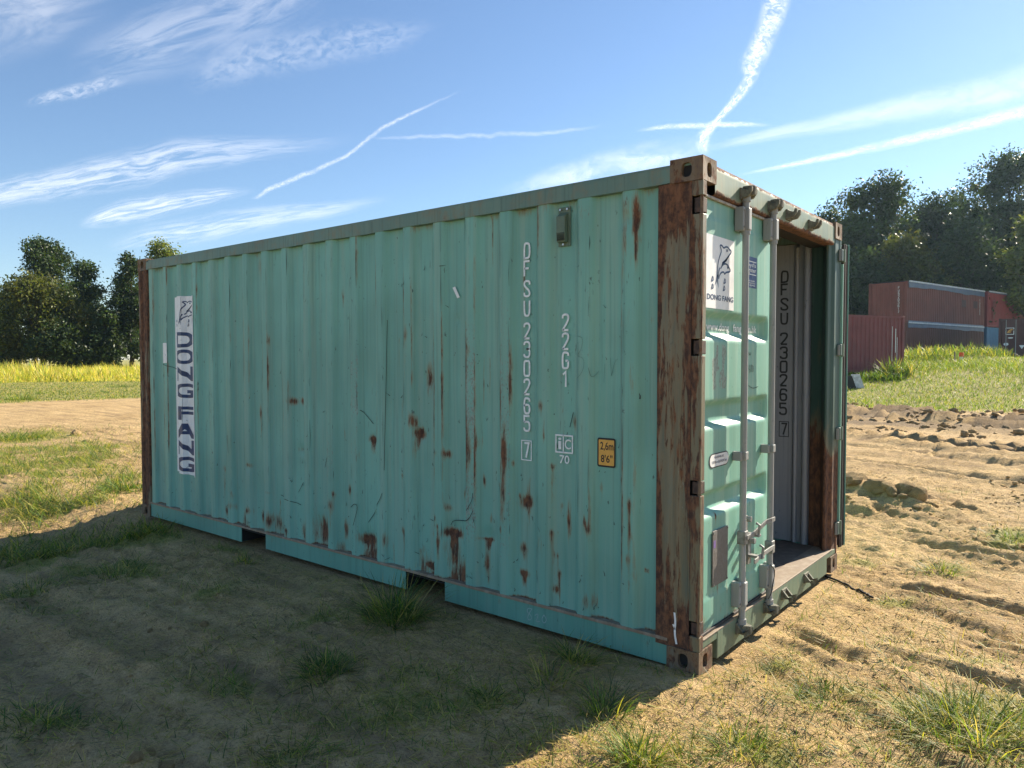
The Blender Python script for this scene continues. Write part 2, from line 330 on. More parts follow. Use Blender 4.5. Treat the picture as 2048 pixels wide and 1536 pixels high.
# ------------------------------------------------------------------ ground
def project(x, y, z):
    dx, dy, dz_ = x-CAM[0], y-CAM[1], z-CAM[2]
    d = dx*F_[0]+dy*F_[1]+dz_*F_[2]; d = np.where(d > 0.3, d, 0.3)
    return 1024+FPX*(dx*R_[0]+dy*R_[1]+dz_*R_[2])/d, 768-FPX*(dx*U_[0]+dy*U_[1]+dz_*U_[2])/d, d
HUMP = at(1900, 700, 40.5)
RIDGE = ((-1.9, 6.35), (0.62, 4.98))
def macro(x, y):
    x = np.asarray(x, float); y = np.asarray(y, float)
    z = np.full(np.broadcast(x, y).shape, -0.012)
    z = z-0.13*smooth(-3.2, -6.2, x)*smooth(0.15, -0.7, y)*(1-smooth(-8, -15, x))
    z = z-0.045*smooth(-0.35, -1.6, y)
    z = z+1.2*smooth(21.5, 37, y)*smooth(-46, -22, x)+0.35*smooth(37, 60, y)*smooth(-46, -22, x)
    z = z+0.50*np.exp(-(((x-HUMP[0])/5.0)**2+((y-HUMP[1])/3.6)**2))
    z = z+0.25*(fbm(x*0.06, y*0.06, 5, 3)-0.5)*smooth(14, 40, np.hypot(x, y))
    return z
def footprint(x, y, m=0.0):
    return smooth(-6.06-m-0.25, -6.06-m, x)*smooth(0.0+m+0.25, 0.0+m, x)*smooth(-m-0.25, -m, y)*smooth(2.44+m+0.25, 2.44+m, y)
def rut(x, y, a, b, wd, dep, wob=0.12):
    d, t = seg_dist(x+wob*(fbm(x*0.7, y*0.7, 91, 2)-0.5), y+wob*(fbm(x*0.7+9, y*0.7, 92, 2)-0.5), a, b)
    e = smooth(0, 0.08, t)*smooth(1, 0.92, t)
    return dep*e*(-np.exp(-(d/wd)**2)+0.55*np.exp(-((d-2.0*wd)/(0.7*wd))**2))
def lugs(x, y, a, b, wd, dep, pitch=0.085, slant=0.9):
    ax, ay = a; bx, by = b; L = math.hypot(bx-ax, by-ay); ux, uy = (bx-ax)/L, (by-ay)/L
    al = (x-ax)*ux+(y-ay)*uy; ac = -(x-ax)*uy+(y-ay)*ux
    inside = smooth(wd, wd*0.8, np.abs(ac))*smooth(0, 0.2, al)*smooth(L, L-0.2, al)
    ph = (al+np.abs(ac)*slant)/pitch
    st = smooth(0.15, 0.75, np.sin(ph*2*PI))
    brk = smooth(0.35, 0.6, fbm(x*2.2, y*2.2, 33, 3))
    return dep*inside*brk*(st-0.6)
BLOBS = [  # grassy patches, (centre px, centre py, radius px, radius py, strength), turned into ground patches below
    (60, 1085, 120, 26, .8), (200, 1125, 120, 32, .9), (60, 1180, 120, 30, .8), (270, 1060, 110, 18, .9), (440, 1100, 120, 24, .5), (390, 1170, 90, 24, .7),
    (110, 1420, 130, 26, .8), (560, 1270, 140, 26, .25), (700, 1300, 60, 22, .4), (800, 1400, 170, 45, .5), (960, 1390, 90, 24, .5), (640, 1080, 120, 20, .3),
    (1660, 1400, 110, 30, .8), (1930, 1445, 180, 60, 1.), (1480, 1500, 160, 40, .75), (1700, 1510, 200, 30, .55), (1300, 1515, 80, 26, .8), (1560, 1330, 70, 14, .5), (1790, 1325, 60, 14, .6),
    (1880, 1135, 80, 16, .8), (1790, 1195, 50, 10, .7), (2030, 1075, 70, 18, .8), (1740, 1120, 80, 12, .45), (1900, 980, 60, 8, .35), (1800, 1290, 120, 14, .3), (1960, 1320, 80, 20, .4),
    (1150, 1320, 130, 30, .5), (790, 1225, 90, 26, .6), (590, 1500, 90, 24, .5), (1120, 1480, 120, 26, .3),
    (40, 870, 110, 22, 1.), (60, 920, 180, 36, 1.), (200, 905, 90, 14, .9), (40, 985, 130, 30, 1.), (240, 965, 60, 18, .9), (150, 1000, 120, 14, .8), (190, 890, 80, 10, .7), (120, 960, 110, 20, .8)]
_b3 = []
for (bx_, by_, rx_, ry_, s_) in BLOBS:
    _b3.append((bx_, by_, rx_, ry_, s_))
def grassmask(x, y):
    x = np.asarray(x, float); y = np.asarray(y, float)
    px, py, d = project(x, y, np.zeros_like(x))
    n1 = fbm(x*0.55, y*0.55, 21, 4); n2 = fbm(x*2.6, y*2.6, 22, 4); n3 = fbm(x*0.09, y*0.09, 23, 3)
    g = np.zeros_like(x)
    near = (d < 22)
    for bx_, by_, rx_, ry_, s_ in _b3:
        q = ((px-bx_)/rx_)**2+((py-by_)/ry_)**2
        g = np.maximum(g, np.where(near, s_*np.exp(-q*0.9), 0))
    g = g*(0.35+1.3*smooth(0.36, 0.66, n2))
    g = np.maximum(g, (0.26+0.50*smooth(-0.2, -0.8, y))*smooth(0.40, 0.58, n1)*smooth(0.38, 0.60, n2)*smooth(30, 18, np.hypot(x, y))*smooth(5.5, 3.0, y))
    right = smooth(21.0, 23.2, y+2.6*(n3-0.5)+1.8*(n1-0.5))*smooth(-26, -16, x)
    left = smooth(-28.5, -31.5, x+7*(n3-0.5)+2*(n1-0.5)+0.12*(y-8))
    behind = smooth(24, 34, np.hypot(x-2, y-4))*smooth(-18, -26, x)*0  # zeroed, so bare bright sand bounces more light onto the panel
    far = smooth(34, 46, np.hypot(x, y))
    g = np.maximum.reduce([g, right, left, behind, far])
    dirtleft = smooth(-31, -27, x)*smooth(-15, -18.5, x)*smooth(16, 11, y)
    g = g*(1-0.97*dirtleft*smooth(-40, -20, x))
    return np.clip(g, 0, 1)
def detail(x, y, g):
    r = np.hypot(x-CAM[0], y-CAM[1]); near = smooth(45, 18, r)
    a = 0.87*x-0.5*y; c = 0.5*x+0.87*y
    rightside = smooth(-1.0, 0.4, x+0.12*y)*smooth(-2.0, -0.6, y)
    h = 0.050*(fbm(x*0.8, y*0.8, 41, 4)-0.5)
    rg_ = smooth(0.38, 0.62, fbm(x*0.7, y*0.7, 40, 3))
    h = h+0.040*(fbm(x*3.1, y*3.1, 42, 4)-0.5)*near
    h = h+(0.022+0.020*rg_)*(fbm(x*10, y*10, 43, 3, 0.65)-0.5)*near
    h = h+(0.010+0.016*rg_)*smooth(0.5, 0.85, fbm(x*16, y*16, 39, 2, 0.6))*near
    cr = np.abs(fbm(x*5.5, y*5.5, 44, 3)-0.5)*2
    h = h-0.016*smooth(0.10, 0.0, cr)*smooth(0.5, 0.62, fbm(x*0.9, y*0.9, 45, 3))*near
    # scraped and driven soil, mostly along one direction
    wv = 0.5*(fbm(x*0.8, y*0.8, 46, 3)-0.5)
    h = h+0.066*(fbm(c*2.6+wv*4, a*0.30, 47, 4)-0.5)*near*(0.35+0.65*rightside)
    h = h+0.040*(fbm(c*7.5+wv*9, a*0.8, 48, 3)-0.5)*near*rightside
    # torn clods along the edge of the turf
    torn = smooth(14.5, 17.5, y+1.5*(fbm(x*0.4, y*0.4, 49, 2)-0.5))*smooth(22.5, 20.0, y)*smooth(-16, -10, x)
    h = h+torn*(0.26*smooth(0.44, 0.75, fbm(x*1.3, y*1.9, 50, 4))+0.12*(fbm(x*4, y*4, 51, 3)-0.5))
    mid = smooth(6.5, 8.5, y)*smooth(20, 14, y)*smooth(-12, -7, x)
    h = h+mid*(0.17*(fbm(c*1.5+wv*3, a*0.22, 52, 4)-0.5)+0.06*(fbm(c*4.5+wv*6, a*0.5, 58, 3)-0.5))
    for (p, q, w_, d_) in (((-3.4, 13.6), (2.6, 10.6), 0.18, 0.19), ((-2.0, 12.2), (3.0, 9.9), 0.16, 0.17), ((-2.6, 11.3), (3.4, 8.6), 0.12, 0.07), ((-2.2, 9.3), (2.8, 7.4), 0.13, 0.07),
                           ((0.02, 1.06), (0.62, 0.70), 0.06, 0.050), ((0.55, 1.0), (2.3, 0.62), 0.05, 0.035), ((0.9, 1.5), (2.6, 1.1), 0.05, 0.035), ((0.4, 2.3), (2.2, 2.05), 0.06, 0.04), ((0.2, 3.9), (2.4, 3.2), 0.07, 0.05), ((0.1, 4.3), (1.6, 3.8), 0.06, 0.05),
                           ((-3.6, -2.0), (-0.6, -1.9), 0.13, 0.03), ((-4.4, -1.55), (-1.0, -1.35), 0.11, 0.028)):
        h = h+rut(x, y, p, q, w_, d_)
    d, t = seg_dist(x+0.16*(fbm(x*2, y*2, 53, 3)-0.5), y+0.16*(fbm(x*2+5, y*2, 54, 3)-0.5), *RIDGE)
    cl_ = fbm(x*4.5, y*4.5, 55, 3)
    e = smooth(0, 0.1, t)*smooth(1.0, 0.55, t)*0.75+0.25*smooth(1, 0.9, t)
    h = h+e*(0.15*np.exp(-(d/0.26)**2)*(0.65+0.7*smooth(0.35, 0.62, cl_))+0.10*np.exp(-((d-0.5)/0.25)**2)*smooth(0.4, 0.6, cl_))
    h = h+lugs(x, y, (-0.35, -0.15), (1.05, -1.05), 0.17, 0.026)+lugs(x, y, (0.02, 0.02), (1.6, -0.55), 0.13, 0.020, 0.07)
    h = h+lugs(x, y, (0.15, 1.05), (2.2, 0.35), 0.12, 0.018, 0.075)+lugs(x, y, (0.5, 1.9), (2.3, 1.45), 0.12, 0.016, 0.075)
    # clods in the shaded foreground
    dd = np.hypot(x+1.37, (y+2.02)); h = h+0.07*np.exp(-(dd/0.30)**2)*smooth(0.3, 0.65, fbm(x*7, y*7, 56, 3))
    h = h+0.012*g*(fbm(x*6, y*6, 57, 3)-0.2)*near
    return h
def terrain(x, y, g=None):
    x = np.asarray(x, float); y = np.asarray(y, float)
    if g is None: g = grassmask(x, y)
    fp = footprint(x, y, 0.03)
    pile = 0.03*np.exp(-(((x+0.05)/0.5)**2+((y+0.06)/0.22)**2))+0.012*np.exp(-((y+0.05)/0.15)**2)*smooth(-4.6, -2.0, x)*smooth(0.1, -0.1, x)
    return macro(x, y)+detail(x, y, g)*(1-0.85*fp)+pile-0.02*fp
def axis_samples(lo, hi, step, grow, far):
    a = list(np.arange(lo, hi, step)); s = step
    while a[-1] < far: s = min(s*grow, 40); a.append(a[-1]+s)
    s = step; b = [lo]
    while b[-1] > -far: s = min(s*grow, 40); b.append(b[-1]-s)
    return np.array(b[:0:-1]+a)
gx = axis_samples(-7.0, 4.2, 0.028, 1.032, 900); gy = axis_samples(-3.0, 6.6, 0.028, 1.026, 900)
GX, GY = np.meshgrid(gx, gy, indexing='ij'); gxr, gyr = GX.ravel(), GY.ravel()
gm = grassmask(gxr, gyr); gz = terrain(gxr, gyr, gm)
moist = smooth(14.0, 17.0, gyr+2.0*(fbm(gxr*.4, gyr*.4, 49, 2)-.5))*smooth(23.0, 21.0, gyr)*smooth(-18, -11, gxr)*smooth(.34, .56, fbm(gxr*.8, gyr*1.2, 98, 4))
for p_, q_, w_ in (((-3.4, 13.6), (2.6, 10.6), .3), ((-2.0, 12.2), (3.0, 9.9), .26)):
    d0, t0 = seg_dist(gxr, gyr, p_, q_); moist = np.maximum(moist, np.exp(-(d0/w_)**2)*smooth(.3, .55, fbm(gxr*1.5, gyr*1.5, 99, 3)))
me = mesh_np('ground', np.stack([gxr, gyr, gz], 1), grid_faces(len(gx), len(gy)), True, {'green': gm, 'moist': moist})
m, t = new_mat('sandy_soil'); co = t.n('ShaderNodeTexCoord').outputs['Object']
n1 = t.noise(co, 0.9, 6.0, 0.6); n2 = t.noise(co, 7.0, 6.0, 0.65); n3 = t.noise(co, 45.0, 5.0, 0.7); n4 = t.noise(co, 160.0, 3.0, 0.6)
c = t.mix(t.ss(n1, 0.34, 0.68), (0.50, 0.335, 0.150), (0.68, 0.475, 0.225))
c = t.mix(t.m('MULTIPLY', t.ss(n2, 0.50, 0.66), 0.55), c, (0.31, 0.21, 0.115))
n6 = t.noise(co, 19.0, 6.0, 0.72, 0.6)
c = t.mix(t.m('MULTIPLY', t.ss(n6, 0.52, 0.66), 0.6), c, (0.22, 0.15, 0.085)); c = t.mix(t.m('MULTIPLY', t.ss(n6, 0.45, 0.34), 0.5), c, (0.72, 0.52, 0.27))
c = t.mix(t.m('MULTIPLY', t.ss(n3, 0.5, 0.72), 0.5), c, (0.68, 0.48, 0.235))
n7 = t.noise(co, 75.0, 4.0, 0.7)
c = t.mix(t.m('MULTIPLY', t.ss(n7, 0.55, 0.63), 0.65), c, (0.21, 0.145, 0.085)); c = t.mix(t.m('MULTIPLY', t.ss(n7, 0.43, 0.36), 0.5), c, (0.76, 0.57, 0.33))
c = t.mix(t.m('MULTIPLY', t.ss(n4, 0.57, 0.66), 0.7), c, (0.25, 0.17, 0.10))
dc = t.n('ShaderNodeMapping', {'Vector': co, 'Rotation': (0, 0, math.radians(30)), 'Scale': (0.28, 2.4, 1)}).outputs[0]
st = t.noise(dc, 1.6, 6.0, 0.62, 0.4)
c = t.mix(t.m('MULTIPLY', t.ss(st, 0.52, 0.68), 0.55), c, (0.72, 0.52, 0.27)); c = t.mix(t.m('MULTIPLY', t.ss(st, 0.47, 0.34), 0.5), c, (0.30, 0.205, 0.12))
c = t.mix(t.m('MULTIPLY', t.attr('moist').outputs['Fac'], 0.8), c, (0.125, 0.09, 0.058))
gr = t.attr('green').outputs['Fac']
gcol = t.mix(t.ss(n3, 0.35, 0.65), (0.15, 0.20, 0.032), (0.36, 0.35, 0.10))
c = t.mix(t.ss(t.m('ADD', gr, t.m('MULTIPLY', t.m('SUBTRACT', n2, 0.5), 0.7)), 0.30, 0.9, 0.0, 0.72), c, gcol)
n5 = t.noise(co, 18.0, 5.0, 0.7)
hh = t.m('ADD', t.m('ADD', t.m('MULTIPLY', n3, 0.8), t.m('MULTIPLY', n4, 0.35)), t.m('MULTIPLY', n5, 1.1))
finish(t, c, 0.95, 0.0, hh, 0.9, 0.035, spec=0.2)
ground = link('ground', me, None, m); tag(ground, kind='structure')
tag(ground, 'sandy rutted yard with patches of grass around the green container', 'ground')
def gz1(x, y): return float(terrain(np.array([x]), np.array([y]))[0])

# ------------------------------------------------------------------ grass
def blade_mesh(name, pos, az, length, width, lean, curve, col):
    N = len(pos); up = np.array([0, 0, 1.0]); h = np.stack([np.cos(az), np.sin(az), np.zeros(N)], 1)
    sd_ = np.stack([-np.sin(az), np.cos(az), np.zeros(N)], 1)
    tw = RNG.uniform(-0.9, 0.9, N); sd_ = sd_*np.cos(tw)[:, None]+h*np.sin(tw)[:, None]
    V = np.zeros((N, 7, 3), np.float32); ts = (0.0, 0.38, 0.72, 1.0); ws = (1.0, 0.85, 0.55, 0.0)
    for k, (tt, ww) in enumerate(zip(ts, ws)):
        p = pos+up*(length*(np.cos(lean)*tt-0.55*curve*tt*tt))[:, None]+h*(length*(np.sin(lean)*tt+0.75*curve*tt*tt))[:, None]
        if k < 3:
            V[:, 2*k] = p-sd_*(width*ww*0.5)[:, None]; V[:, 2*k+1] = p+sd_*(width*ww*0.5)[:, None]
        else: V[:, 6] = p
    base = (np.arange(N)*7)[:, None]
    T = np.array([(0, 1, 3), (0, 3, 2), (2, 3, 5), (2, 5, 4), (4, 5, 6)])
    F = (base[:, :, None]+T[None]).reshape(-1, 3)
    return mesh_np(name, V.reshape(-1, 3), F, True, None, {'Col': np.repeat(col, 7, 0)})
m, t = new_mat('grass_blades'); a_ = t.attr('Col').outputs['Color']
d_ = t.n('ShaderNodeBsdfPrincipled', {'Base Color': a_, 'Roughness': 0.55, 'Specular IOR Level': 0.35})
tr = t.n('ShaderNodeBsdfTranslucent', {'Color': t.mix(1.0, a_, (1.25, 1.25, 0.6, 1), 'MULTIPLY')})
t.n('ShaderNodeOutputMaterial', {0: t.n('ShaderNodeMixShader', {0: 0.42, 1: d_.outputs[0], 2: tr.outputs[0]}).outputs[0]})
M['grass'] = m
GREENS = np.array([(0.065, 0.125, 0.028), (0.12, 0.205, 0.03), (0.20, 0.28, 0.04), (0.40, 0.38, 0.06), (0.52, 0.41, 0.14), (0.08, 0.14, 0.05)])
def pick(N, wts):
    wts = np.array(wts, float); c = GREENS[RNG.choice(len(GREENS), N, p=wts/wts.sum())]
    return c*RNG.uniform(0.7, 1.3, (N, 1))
def scatter(name, label, cat, X, Y, hmin, hmax, wmin, wmax, wts, lean=(0.1, 0.9), curve=(0.05, 0.7), clump=0.0, gpow=1.0, mask=True, hmap=None, zoff=-0.01, cmul=1.0):
    if mask:
        g = grassmask(X, Y); keep = RNG.uniform(0, 1, len(X)) < g**gpow; X, Y = X[keep], Y[keep]
    keep = footprint(X, Y, -0.16) < 0.1; X, Y = X[keep], Y[keep]
    N = len(X); Z = terrain(X, Y)+zoff
    L = RNG.uniform(hmin, hmax, N)*(0.55+0.9*fbm(X*1.4, Y*1.4, 77, 3))
    if hmap is not None: L = L*hmap(X, Y)
    me = blade_mesh(name, np.stack([X, Y, Z], 1), RNG.uniform(0, 2*PI, N), L, RNG.uniform(wmin, wmax, N), RNG.uniform(*lean, N), RNG.uniform(*curve, N), pick(N, wts)*cmul)
    o = link(name, me, None, M['grass']); tag(o, label, cat, kind='stuff'); return o
def sector(n, r0, r1, a0, a1, pw=1.0):
    """points spread round the camera's standing place between two distances and two bearings (degrees from +Y)"""
    r = r0*(r1/r0)**(RNG.uniform(0, 1, n)**pw); a = np.radians(RNG.uniform(a0, a1, n))
    return CAM[0]+r*np.sin(a), CAM[1]+r*np.cos(a)
X, Y = sector(190000, 2.0, 24, -85, 12)
scatter('sparse_grass', 'short straggling grass and dry stalks growing out of the bare soil', 'grass', X, Y, 0.035, 0.11, 0.0025, 0.005, (3, 3, 2, 2, 3, 2), (0.3, 1.2), (0.1, 0.8), gpow=0.85)
# dry litter and trodden stalks lying flat on the soil
X, Y = sector(52000, 2.0, 14, -82, 10)
scatter('dry_stalks', 'dry trodden stalks lying on the sandy soil', 'straw', X, Y, 0.03, 0.10, 0.0025, 0.0045, (.5, .5, 1, 2, 6, .6), (1.2, 1.56), (-0.05, 0.08), mask=False, zoff=0.003)
X, Y = sector(75000, 22, 52, -26, 12, 0.8)
scatter('bank_grass', 'bright green grass over the rising bank in front of the red containers', 'grass', X, Y, 0.10, 0.26, 0.014, 0.026, (0.3, 3, 8, 3, 0.3, 0.3), (0.1, 0.8), (0.1, 0.6), gpow=0.7,
        hmap=lambda x, y: 0.7+1.5*smooth(27, 36, y)*smooth(0.42, 0.62, fbm(x*0.35, y*0.35, 31, 3)))
X, Y = sector(60000, 7.5, 20, -84, -58)
scatter('meadow_grass', 'longer tangled grass beyond the far end of the container', 'grass', X, Y, 0.10, 0.24, 0.004, 0.009, (2, 3, 3, 3, 2, 2), (0.3, 1.1), (0.2, 0.8), gpow=1.2)
X, Y = sector(60000, 28, 64, -84, -52, 0.8)
scatter('mown_grass', 'pale mown grass strip before the tall yellow grass', 'grass', X, Y, 0.05, 0.14, 0.018, 0.034, (2, 3, 3, 2, 2.4, 2), (0.3, 1.1), (0.1, 0.6), gpow=1.0)
X, Y = sector(70000, 52, 84, -86, -50, 1.0)
scatter('tall_yellow_grass', 'band of tall yellow meadow grass along the foot of the trees', 'grass', X, Y, 0.6, 1.5, 0.03, 0.075, (0.2, 0.8, 2.0, 7, 4, 0.1), (0.0, 0.7), (0.0, 0.45), mask=False, hmap=lambda x, y: (0.45+1.1*fbm(x*0.22, y*0.22, 35, 4))*smooth(54, 66, np.hypot(x-CAM[0], y-CAM[1])+16*(fbm(x*0.12, y*0.12, 36, 3)-.5)), cmul=1.4)
def weeds(name, label, c, n, r, hmin, hmax, wts):
    a = RNG.uniform(0, 2*PI, n); q = r*np.sqrt(RNG.uniform(0, 1, n))
    X, Y = c[0]+q*np.cos(a), c[1]+q*np.sin(a)*0.7; Z = terrain(X, Y)-0.02
    me = blade_mesh(name, np.stack([X, Y, Z], 1), RNG.uniform(0, 2*PI, n), RNG.uniform(hmin, hmax, n), RNG.uniform(0.02, 0.05, n), RNG.uniform(0, 0.5, n), RNG.uniform(0.05, 0.7, n), pick(n, wts))
    return tag(link(name, me, None, M['grass']), label, 'weeds')
weeds('tall_weeds', 'tall feathery weeds on the grass bank before the blue tarpaulin', HUMP, 800, 2.6, 0.3, 1.0, (1, 3, 4, 4, 1, 1))
weeds('tall_weeds', 'tall weeds by the left part of the bank below the stacked containers', at(1845, 700, 39), 420, 1.6, 0.3, 0.9, (1, 3, 4, 4, 1, 1))
weeds('tall_weeds', 'tall grass clump at the right end of the near red container', at(1790, 735, 31.5), 300, 0.7, 0.4, 1.1, (2, 4, 3, 2, 1, 1))
weeds('tall_weeds', 'low green clump at the foot of the near red container', at(1752, 752, 31), 420, 1.1, 0.25, 0.6, (2, 5, 3, 1, 0, 1))
weeds('tall_weeds', 'tall weeds leaning against the dark brown container', at(1985, 715, 42), 420, 1.0, 0.4, 0.9, (1, 3, 4, 3, 1, 1))

TUFTS = [  # px, py of the foot, blades, height, radius, colour weights, lean, label
    (790, 1232, 620, .40, .15, (4, 3, 1, 1, 1.2, 4), .75, 'big dark grass tuft beside the bottom rail at the near fork pocket'),
    (650, 1345, 420, .21, .11, (5, 3, 1, 0, .4, 3), .8, 'dense round green tuft standing alone in the container shadow'),
    (1212, 1425, 260, .26, .09, (2, 2, 2, 1, 1, 5), .8, 'spiky grey green tuft at the edge of the container shadow'),
    (1100, 1358, 150, .26, .10, (1, 2, 2, 2, 3, 3), .7, 'thin straggly tuft in shadow between the spiky tuft and the bottom rail'),
    (1160, 1318, 200, .26, .10, (1, 2, 2, 2, 3, 3), .7, 'straggly tuft in shadow just below the bottom rail'),
    (1236, 1292, 170, .26, .09, (1, 2, 2, 2, 3, 3), .7, 'dry tuft pressed against the bottom rail beside the near corner post'),
    (980, 1395, 90, .17, .06, (3, 2, 2, 1, 2, 3), .8, 'small thin tuft in shadow left of the straggly tufts'),
    (1272, 1520, 420, .22, .10, (2, 5, 4, 2, .8, 1), .75, 'bright sunlit green tuft at the bottom of the picture just right of the shadow edge'),
    (1655, 1402, 420, .15, .17, (4, 4, 2, 2, 1, 3), 1.0, 'wide low green tuft on the sunlit sand before the container corner'),
    (1945, 1465, 900, .30, .26, (3, 4, 3, 3, 2, 1), .9, 'largest tangled grass clump in the sunlit bottom right corner'),
    (1815, 1462, 240, .17, .14, (2, 2, 2, 3, 4, 1), 1.15, 'low dry clump on the left flank of the largest corner clump'),
    (1490, 1500, 240, .17, .14, (2, 3, 3, 3, 2, 2), .9, 'sparse sunlit tuft with pale blades at the bottom between two denser tufts'),
    (1385, 1538, 200, .15, .12, (2, 3, 3, 3, 2, 2), .9, 'sparse tuft cut by the lower picture edge near the tyre marks'),
    (1880, 1140, 300, .20, .14, (3, 3, 2, 2, 1, 2), .85, 'grass tuft on the sunlit dirt to the right of the open door'),
    (1785, 1198, 120, .09, .12, (3, 3, 2, 2, 1, 2), 1.1, 'flat little tuft on the sand beyond the end of the black cable'),
    (2025, 1080, 260, .20, .16, (2, 4, 3, 2, 1, 1), .9, 'sunlit tuft at the right picture edge level with the open door foot'),
    (1570, 1325, 110, .08, .12, (2, 4, 3, 2, 1, 1), 1.1, 'flat bright tuft on the sand close to the near bottom corner casting'),
    (1790, 1330, 110, .10, .08, (4, 3, 2, 1, 1, 2), .9, 'small dark green tuft in the middle of the sunlit ruts'),
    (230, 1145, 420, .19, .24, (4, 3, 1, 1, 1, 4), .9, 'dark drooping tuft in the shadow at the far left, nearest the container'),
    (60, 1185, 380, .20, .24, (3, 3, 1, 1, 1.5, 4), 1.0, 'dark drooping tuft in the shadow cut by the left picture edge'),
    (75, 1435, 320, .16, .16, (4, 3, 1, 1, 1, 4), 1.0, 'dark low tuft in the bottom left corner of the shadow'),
    (590, 1520, 170, .15, .12, (2, 2, 2, 2, 3, 3), 1.0, 'pale spidery tuft in shadow at the bottom of the picture'),
    (500, 1122, 200, .14, .12, (2, 2, 2, 2, 3, 3), .9, 'matted dull tuft at the far fork pocket'),
    (410, 1310, 60, .11, .07, (3, 2, 2, 1, 2, 3), .8, 'tiny wispy tuft alone on the bare shaded soil'),
    (45, 800, 420, .42, .55, (2, 5, 4, 2, .5, 0), .5, 'bright green tuft at the edge of the far mown strip'),
    (240, 775, 300, .34, .7, (5, 4, 2, 0, 0, 1), .7, 'dark green weed patch on the mown strip near the far corner post'),
    (40, 878, 500, .24, .45, (3, 5, 3, 1, .6, 1), .7, 'fresh green tuft on the sunlit far left grass'),
    (255, 978, 300, .22, .30, (3, 3, 2, 1, 1.5, 3), .9, 'grass tuft in sunlight right beside the far corner post'),
]
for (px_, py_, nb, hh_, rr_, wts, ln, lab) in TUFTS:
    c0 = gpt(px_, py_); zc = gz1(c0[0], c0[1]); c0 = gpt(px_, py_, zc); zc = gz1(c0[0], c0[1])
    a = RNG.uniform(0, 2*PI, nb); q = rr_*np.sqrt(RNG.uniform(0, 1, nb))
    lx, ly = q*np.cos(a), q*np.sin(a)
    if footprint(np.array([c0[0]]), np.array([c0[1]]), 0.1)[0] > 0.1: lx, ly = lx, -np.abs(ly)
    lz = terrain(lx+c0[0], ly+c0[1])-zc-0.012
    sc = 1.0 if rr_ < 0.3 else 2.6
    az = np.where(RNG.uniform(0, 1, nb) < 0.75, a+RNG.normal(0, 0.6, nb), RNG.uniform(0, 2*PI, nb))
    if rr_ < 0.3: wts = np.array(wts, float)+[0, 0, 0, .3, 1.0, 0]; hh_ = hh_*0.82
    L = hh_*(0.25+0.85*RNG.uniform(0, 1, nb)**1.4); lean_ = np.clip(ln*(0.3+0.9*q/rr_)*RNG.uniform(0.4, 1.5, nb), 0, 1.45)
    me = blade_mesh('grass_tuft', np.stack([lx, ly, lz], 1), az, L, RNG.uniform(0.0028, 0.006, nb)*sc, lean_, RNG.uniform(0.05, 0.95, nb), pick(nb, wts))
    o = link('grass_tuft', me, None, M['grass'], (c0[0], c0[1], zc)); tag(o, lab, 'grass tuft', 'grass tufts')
# clods of soil
def clod_mesh(seed, s):
    bm = bmesh.new(); bmesh.ops.create_icosphere(bm, subdivisions=2, radius=1.0); r = random.Random(seed)
    ax = [Vector((r.uniform(-1, 1), r.uniform(-1, 1), r.uniform(-1, 1))).normalized() for _ in range(7)]; off = [r.uniform(0.55, 0.95) for _ in ax]
    for v in bm.verts:
        for a_, o_ in zip(ax, off):
            d = v.co.dot(a_)
            if d > o_: v.co -= a_*(d-o_)*0.9
        v.co *= 1+r.uniform(-0.05, 0.05)
    bmesh.ops.scale(bm, vec=(s*r.uniform(.8, 1.3), s*r.uniform(.7, 1.1), s*r.uniform(.5, .8)), verts=bm.verts)
    me = bpy.data.meshes.new('dirt_clod'); bm.to_mesh(me); bm.free(); me.materials.append(ground.data.materials[0]); return me
cms = [clod_mesh(k, 1.0) for k in range(6)]
def crumbs(name, label, X, Y, smin, smax):
    keep = footprint(X, Y, -0.05) < 0.1; X, Y = X[keep], Y[keep]; N = len(X); Z = terrain(X, Y)
    f_ = (1+5**.5)/2; base = np.array([(-1, f_, 0), (1, f_, 0), (-1, -f_, 0), (1, -f_, 0), (0, -1, f_), (0, 1, f_), (0, -1, -f_), (0, 1, -f_), (f_, 0, -1), (f_, 0, 1), (-f_, 0, -1), (-f_, 0, 1)])/1.9
    T = np.array([(0, 11, 5), (0, 5, 1), (0, 1, 7), (0, 7, 10), (0, 10, 11), (1, 5, 9), (5, 11, 4), (11, 10, 2), (10, 7, 6), (7, 1, 8), (3, 9, 4), (3, 4, 2), (3, 2, 6), (3, 6, 8), (3, 8, 9), (4, 9, 5), (2, 4, 11), (6, 2, 10), (8, 6, 7), (9, 8, 1)])
    s = smin*(smax/smin)**(RNG.uniform(0, 1, N)**2.2); th = RNG.uniform(0, 2*PI, N)
    V = base[None]*RNG.uniform(.6, 1.35, (N, 12, 1))*s[:, None, None]*[1, 1, .65]; V += RNG.normal(0, .12, (N, 12, 3))*s[:, None, None]
    c_, s_ = np.cos(th)[:, None], np.sin(th)[:, None]; V = np.stack([V[..., 0]*c_-V[..., 1]*s_, V[..., 0]*s_+V[..., 1]*c_, V[..., 2]], -1)
    V += np.stack([X, Y, Z+s*.25], 1)[:, None]
    F = (np.arange(N)[:, None, None]*12+T[None]).reshape(-1, 3)
    o = link(name, mesh_np(name, V.reshape(-1, 3), F, False, {'green': np.zeros(N*12), 'moist': np.zeros(N*12)+(.4 if smax > .1 else 0)}), None, ground.data.materials[0]); tag(o, label, 'soil', kind='stuff')
X, Y = sector(9000, 2.0, 12, -80, 8); kp = RNG.uniform(0, 1, len(X)) < smooth(.36, .62, fbm(X*1.3, Y*1.3, 95, 3)); crumbs('soil_crumbs', 'loose crumbs of dry soil strewn over the yard', X[kp], Y[kp], .003, .011)
